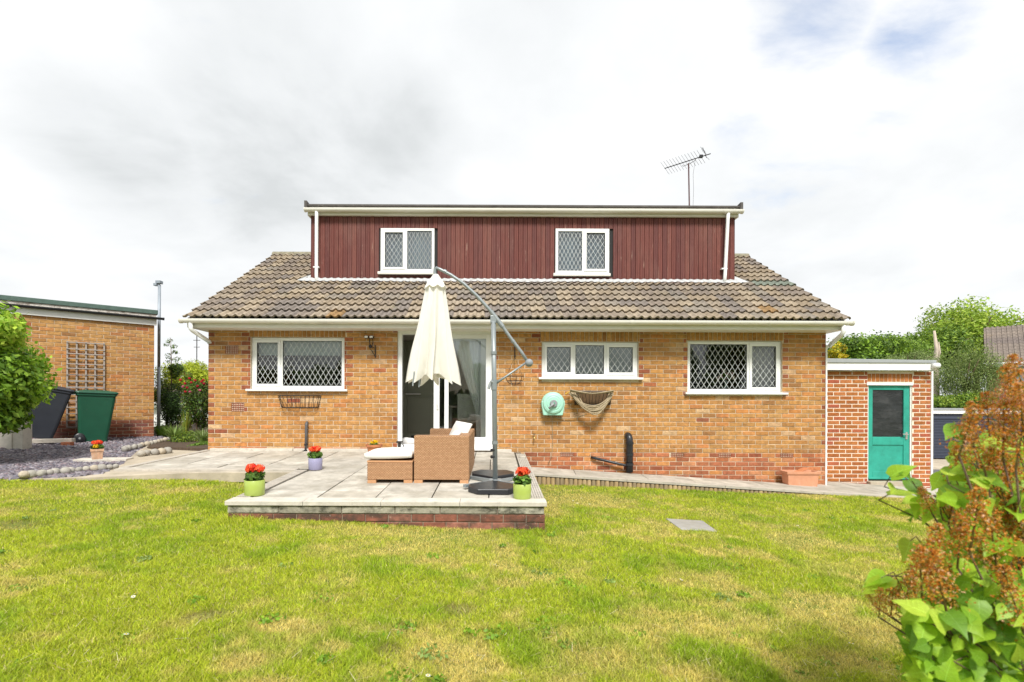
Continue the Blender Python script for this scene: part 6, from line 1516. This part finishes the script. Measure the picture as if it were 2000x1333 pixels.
# kitchen blind and sill things
o = ob('roller_blind', MB().box(W_L[0]+.05, W_L[1]-.05, DW+.16, DW+.165, W_L[3]-.30, W_L[3]-.03), mat('pale_blind', (.62,.70,.66), .9, var=.04, trans=.3)); tag(o, 'pale roller blind drawn a third of the way down the kitchen window', 'blind')
for i, (px, w_) in enumerate(((578,14),(597,13),(517,10))):
    D_ = DW+.22; m = MB(); m.lathe([(0,0),(w_*.5*D_/1000,0),(w_*.55*D_/1000,.07),(w_*.5*D_/1000,.07)], n=16); o = ob('storage_jar', m, mat('pale_green_jar', (.42,.55,.50), .5, var=0), loc=(XX(px,D_), D_, W_L[2]+.04)); tag(o, ('pale green jar on the kitchen sill, left of the two near the middle','pale green jar on the kitchen sill, right of the two near the middle','small pale jar behind the narrow kitchen opening light')[i], 'jar', 'jars on the kitchen sill')
m = MB(); D_ = DW+.2; m.tube([P(590+13*math.cos(a), 757-17*math.sin(a), D_) for a in [PI*k/12 for k in range(13)]], .005, 6); o = ob('tap_hoop', m, M['whiteceramic']); tag(o, 'arched white kitchen tap behind the kitchen window', 'tap')
# curtain + vase at right window
a0 = W_R[0]+(W_R[1]-W_R[0])*.66
o = ob('curtain', drape(lambda z: a0+.08, lambda z: W_R[1]-.02, W_R[2], W_R[3], DW+.22, amp=.03, fr=38), M['curtain'], smooth=True); tag(o, 'pale grey curtain behind the narrow right pane of the right window', 'curtain')
o = ob('curtain', drape(lambda z: W_R[0]+.03, lambda z: W_R[0]+.10, W_R[2], W_R[3], DW+.22, n=20, amp=.02, fr=14), M['curtain'], smooth=True); tag(o, 'thin edge of curtain at the left side of the right window', 'curtain')
D_ = DW+.135; t = thing('flower_vase', 'slim glass vase of pale pink flowers on the sill of the right window', 'vase', (XX(1417,D_),D_,ZZ(758,D_)), world=True)
m = MB(); m.tube([P(1417,760,D_),P(1417,745,D_),P(1417,742,D_)], [.02,.015,.022], 12); ob('vase', m, mat('blue_glass_vase', (.45,.55,.62), .2, var=0), t)
rn = random.Random(3)
for (px, py) in ((1408,733),(1414,724),(1421,731),(1429,729),(1403,737),(1417,737),(1432,736)):
    m = MB(); c = P(px, py, D_)
    for k in range(14):
        m.cur = rn.choice([(.85,.72,.64),(.9,.85,.75),(.75,.40,.45)]); q = Euler((rn.uniform(-1.5,1.5), rn.uniform(-1.5,1.5), rn.random()*6)).to_matrix().to_4x4(); m.blob(c+Vector((rn.uniform(-.015,.015),rn.uniform(-.015,.015),rn.uniform(-.015,.015))), (.040,.028,.014), 5, 3, .1, q)
    ob('bloom', m, M['petal'], t)
m = MB()
for (px, py) in ((1408,733),(1414,724),(1421,731),(1429,729),(1403,737),(1432,736)): m.tube([P(1417,744,D_), P((1417+px)/2,(744+py)/2-1,D_), P(px,py,D_)], .003, 4)
ob('stem', m, M['bark'], t)
V, F, C = leaves(160, P(1417,735,D_), (.12,.05,.07), .02, G_MID, seed=5); ob('foliage', np_mesh('foliage', V, F, C), M['leaf'], t)
# frosted net behind the three-light window
o = ob('net_curtain', drape(lambda z: W_M[0]+.02, lambda z: W_M[1]-.02, W_M[2], W_M[3], DW+.20, n=70, amp=.012, fr=60), mat('grey_net', (.70,.76,.76), .95, var=.2, nscale=3, trans=.3), smooth=True); tag(o, 'grey net curtain behind the low three-light window', 'curtain')

# ================================================================== things behind the camera that the panes reflect
V, F, C = join([leaves(7000, (x, -9, .7+.9*math.sin(x*1.7)), (2.4,1.2,2.6), .14, G_MID+G_DARK, blobs=10, seed=70+i, shell=.3) for i, x in enumerate((-12,-8.5,-5,-1.5,2,5.5,9,12.5))])
o = ob('garden_hedge', np_mesh('garden_hedge', V, F, C), M['leaf'], kind='stuff'); tag(o, 'dense green boundary hedge behind the viewer, mirrored in the windows', 'hedge')

# ================================================================== daisies and straws in the lawn
def lawn_pt(px, py): D = 1205/((py-785)-.04*(px-965)); return Vector((XX(px, D), D, z_lawn(XX(px, D), D)))
m = MB(); m.cur = (.85,.85,.82)
for k in range(10): a = 2*PI*k/10; m.quad((0,0,.036),(.009*math.cos(a-.25),.009*math.sin(a-.25),.037),(.014*math.cos(a),.014*math.sin(a),.038),(.009*math.cos(a+.25),.009*math.sin(a+.25),.037))
m.cur = (.8,.6,.02); m.blob((0,0,.038), (.004,.004,.003), 6, 3); m.cur = (.2,.3,.04); m.tube([(0,0,0),(0,0,.036)], .001, 4, False); dm = m.mesh('daisy'); dm.materials.append(M['petal'])
for (px, py) in ((255,1156),(266,1157),(262,1160),(245,1236),(357,1033),(968,1102),(972,1105),(836,1318),(1120,978),(1128,975),(1136,973),(1128,983),(1152,985),(1329,1132),(1663,1258),(1560,1028)):
    p = lawn_pt(px, py); o = ob('daisy', dm, None, loc=p, rot=(random.uniform(-.3,.3), random.uniform(-.3,.3), random.random()*6)); tag(o, 'tiny white daisy flower in the grass of the lawn', 'daisy', 'daisies scattered over the lawn')

def lawn_weeds():
    r = np.random.default_rng(31); parts = []
    for i in range(60):
        px = r.uniform(-20, 1800); py = r.uniform(985, 1345); p = lawn_pt(px, py)
        if not inpoly(np.array([p.x]), np.array([p.y]), LAWN_POLY)[0]: continue
        k = int(r.integers(14, 60)); s_ = r.uniform(.03, .10)
        pal = [(.20,.36,.025),(.26,.42,.03),(.16,.30,.025)] if r.random() < .8 else [(.22,.34,.08),(.28,.38,.10)]
        parts.append(leaves(k, (p.x, p.y, p.z+.016), (s_, s_, .010), .011, pal, seed=300+i, asp=.75, shell=.1))
    V, F, C = join(parts); o = ob('clover', np_mesh('clover', V, F, C), M['leaf'], kind='stuff'); tag(o, 'dark green clover and weed rosettes growing among the lawn grass', 'clover')
    m = MB(); rr = random.Random(17)
    for i in range(260):
        p = lawn_pt(rr.uniform(-20, 1800), rr.uniform(985, 1345))
        if not inpoly(np.array([p.x]), np.array([p.y]), LAWN_POLY)[0]: continue
        a = rr.random()*6.28; L_ = rr.uniform(.03,.09); d = Vector((math.cos(a)*L_, math.sin(a)*L_, rr.uniform(-.005,.012))); q = Vector((-d.y, d.x, 0)).normalized()*.0011; z = Vector((0,0,.028)); m.cur = rr.choice([(.72,.62,.38),(.60,.48,.28),(.78,.70,.48)])
        m.quad(p+z-q, p+z+d-q*.6, p+z+d+q*.6, p+z+q)
    o = ob('dry_straw', m, M['petal'], kind='stuff'); tag(o, 'pale dry straws lying loose on the mown grass', 'straw')
lawn_weeds()

# ================================================================== LILAC in the foreground
def lilac():
    t = thing('lilac_bush', 'lilac bush with heart-shaped leaves and withered rust-brown flower heads in the right foreground', 'lilac bush', (1.75,1.5,-1.26), world=True)
    rn = random.Random(12)
    def leafm(c, curl):
        m = MB(); m.cur = c; prof = [(0,0),(.06,.22),(.18,.36),(.34,.385),(.50,.32),(.66,.21),(.82,.10),(1,0)]   # along, half width
        lft = []; mid = []; rgt = []
        for (u, w_) in prof:
            zc = -curl*u*u; mid.append((0, u, zc)); zz = zc+w_*.30-.25*w_*w_; back = -.10 if u < .15 and u > 0 else 0
            lft.append((-w_, u+back, zz)); rgt.append((w_, u+back, zz+.04*math.sin(u*9)))
        m.v = lft+mid+rgt; n = len(prof)
        for k in range(n-1): m.face((k, n+k, n+k+1, k+1)); m.face((n+k, 2*n+k, 2*n+k+1, n+k+1))
        m.cur = tuple(min(1, v*1.25+.06) for v in c); b0 = len(m.v)
        for (u, w_) in prof: zc = -curl*u*u+.006; hw = .014*(1-u*.8); m.v += [(-hw, u, zc+hw*.3), (hw, u, zc+hw*.3)]
        for k in range(n-1): a = b0+2*k; m.face((a, a+1, a+3, a+2))
        for k in (1,2,3,4):
            u, w_ = prof[k]; uu = u+.16; zz = w_*.8
            for sg in (-1, 1): m.quad((0, u, -curl*u*u+.007), (0, u+.012, -curl*(u+.012)**2+.007), (sg*zz, uu+.008, -curl*u*u+zz*.30-.25*zz*zz+.010), (sg*zz, uu, -curl*u*u+zz*.30-.25*zz*zz+.010))
        me = m.mesh('leaf', True); me.materials.append(M['leaf_gloss']); return me, m
    cols = [(.34,.56,.03),(.42,.62,.04),(.24,.44,.03),(.52,.68,.07),(.17,.34,.025),(.37,.58,.04)]
    LV = [leafm(c, q) for c in cols for q in (.18,.45)]
    def pan(seed):
        r = random.Random(seed); m = MB(); m.cur = (.16,.12,.03); m.tube([(0,0,-.02),(0,0,1.0)], [.02,.006], 5)
        for i in range(560):
            f = r.random()**.75; rad = .34*(1-f*.78)*(.25+.75*r.random())*(1+.25*math.sin(f*17)); a = r.random()*6.283
            p = Vector((rad*math.cos(a), rad*math.sin(a), f+rad*.35)); s_ = r.uniform(.016,.034); m.cur = r.choice([(.60,.22,.02),(.72,.32,.04),(.48,.15,.015),(.78,.42,.09),(.36,.22,.03),(.62,.22,.03),(.80,.50,.28)] if r.random() > .12 else [(.25,.30,.05)])
            q = Euler((r.uniform(0,6), r.uniform(0,6), r.uniform(0,6))).to_matrix()
            for e in ((1,.35,0),(-.4,1,.3),(0,-.5,1)): d = q @ Vector(e)*s_; n_ = q @ Vector((e[2], -e[0], e[1]))*s_*.42; m.quad(p-d*.2, p+d*.5+n_, p+d, p+d*.5-n_)
        me = m.mesh('flower_panicle'); me.materials.append(M['petal']); return me
    PN = [pan(i) for i in range(5)]
    k = 0
    pts = [(1975,765,.13),(1995,800,.13),(1930,815,.12),(1960,838,.14),(1890,838,.12),(1905,872,.12),(1995,850,.14),(1940,885,.13),(1992,735,.11),(1880,905,.10),(1950,925,.13),(1990,935,.14),(1915,955,.12),(1965,985,.15),(1995,1030,.15),(1905,1015,.15),(1940,1050,.16),(1875,1055,.13),
           (1835,1130,.15),(1800,1120,.14),(1850,1165,.15),(1820,1075,.13),(1880,1125,.13),(1990,1100,.14),(1980,1165,.14),(1810,975,.07),(1745,1165,.09),(1720,1175,.07),(1700,1160,.05),(1955,1215,.08),(1820,1290,.05),(1775,1150,.10),(1985,1060,.14),(1925,1100,.14),(1975,890,.11),(1895,815,.08),(1860,985,.10)]
    stems = MB()
    for (px, py, s_) in pts:
        D_ = rn.uniform(1.12,1.38); s2 = s_*D_*.86; p = P(px, py, D_); tip = Vector((rn.uniform(-.55,.25), rn.uniform(-.3,.3), 1)).normalized(); b = p-tip*s2*.5
        o = ob('flower_panicle', PN[k % 5], None, t, loc=b, rot=tip.to_track_quat('Z','Y').to_euler(), scale=(s2,)*3); k += 1
        root = P(2010+rn.uniform(-40,40), 1420, 1.65); stems.tube([root, root.lerp(b, .5)+Vector((.05,0,-.02)), b], [.006,.004,.0022], 5)
    def leafspot(px, py, D_, size=None, ang=None, n_=None):
        return (px, py, D_, size, ang)
    spots = [(1760,915,1.3),(1778,925,1.3),(1790,950,1.35),(1765,960,1.3),(1795,985,1.32),(1860,840,1.35),(1872,848,1.35),(1865,870,1.35),(1815,1000,1.3),(1830,940,1.4),(1845,925,1.4),(1870,890,1.4),(1885,880,1.45),(1905,900,1.4),(1950,880,1.4),(1975,880,1.35),(1925,930,1.4),
             (1705,1145,1.3),(1712,1125,1.3),(1725,1140,1.3),(1752,1140,1.35),(1775,1070,1.4),(1850,1050,1.3),(1860,1062,1.3),(1790,1010,1.35),(1785,1000,1.35),(1780,975,1.32),(1805,955,1.4),(1748,955,1.3)]
    def edge(py):
        ys = [700,780,860,900,1000,1060,1150,1180,1333]; xs = [2010,1975,1930,1850,1830,1850,1840,1770,1785]
        return float(np.interp(py, ys, xs))
    cand = [(s, 1) for s in spots]
    while len(cand) < 1900:
        py = rn.uniform(860,1400)
        if py < 1150 and rn.random() < .45: continue
        e = edge(min(py,1333)); px = e+abs(rn.gauss(0,1))*110 if rn.random() < .5 else rn.uniform(e, 2120)
        cand.append(((px, py, rn.uniform(1.16,1.30) if (py < 1170 and rn.random() < .16) else rn.uniform(1.45,2.1) if py < 1170 else rn.uniform(1.1,2.0)), 0))
    st = MB(); cnt = 0; infr = lambda p: p[0] < 2010 and p[1] < 1340
    cand.sort(key=lambda c: (not c[1], not infr(c[0]), c[0][2]))
    for (px, py, D_), f in cand:
        s_ = rn.uniform(.036,.068) if not f else rn.uniform(.050,.068); p = P(px, py, D_)
        out = Vector((rn.gauss(-.5,.6), rn.gauss(-.35,.5), rn.gauss(-.15,.5))).normalized(); nn = Vector((rn.gauss(-.1,.45), rn.gauss(-.55,.4), rn.gauss(.75,.4))).normalized()
        x_ = out.cross(nn).normalized(); nn = x_.cross(out); Mx = Matrix((x_, out, nn)).transposed()
        i = rn.randrange(len(LV)); 
        if cnt < 300: ob('leaf', LV[i][0], None, t, loc=p-out*s_*.5, rot=Mx.to_euler(), scale=(s_,)*3)
        else:
            M4 = Matrix.Translation(p-out*s_*.5) @ Mx.to_4x4() @ Matrix.Scale(s_, 4); src = LV[i][1]; b0 = len(st.v); st.cur = src.cur; st.v += [tuple(M4 @ Vector(v)) for v in src.v]
            for fc, cc in zip(src.f, src.c): st.cur = cc; st.face(tuple(b0+q for q in fc))
        cnt += 1
        if f or cnt % 4 == 0:
            a = p-out*s_*.5; stems.tube([a, a-out*.03+Vector((.02,.01,-.01)), a+Vector((.09,.03,-.06))], .0016, 4, False)
    ob('leaves', st, M['leaf_gloss'], t, smooth=True, kind='stuff'); ob('branches', stems, M['bark'], t, smooth=True, kind='stuff')
    for (a, b, c) in (((2000,1500,1.7),(1960,1250,1.6),(1990,950,1.55)),((2050,1500,1.7),(2010,1200,1.6),(2005,800,1.6)),((1960,1500,1.6),(1880,1280,1.5),(1830,1120,1.4)),((1980,1500,1.6),(1920,1200,1.5),(1850,960,1.4))):
        mb = MB(); mb.tube([P(*a), P(*b), P(*c)], [.014,.010,.004], 7); ob('stem', mb, M['bark'], t, smooth=True)
lilac()

# ------------------------------------------------------------------ origins of single-mesh things at their own base
for o in list(COL.objects):
    if o.type == 'MESH' and o.parent is None and o.get('category') and o.location.length < 1e-6 and o.data.users == 1 and not o.rotation_euler[2]:
        n = len(o.data.vertices); a = np.empty(n*3, np.float32); o.data.vertices.foreach_get('co', a); a = a.reshape(-1,3); lo, hi = a.min(0), a.max(0)
        c = Vector((float((lo[0]+hi[0])/2), float((lo[1]+hi[1])/2), float(lo[2]))); o.data.transform(Matrix.Translation(-c)); o.location = c
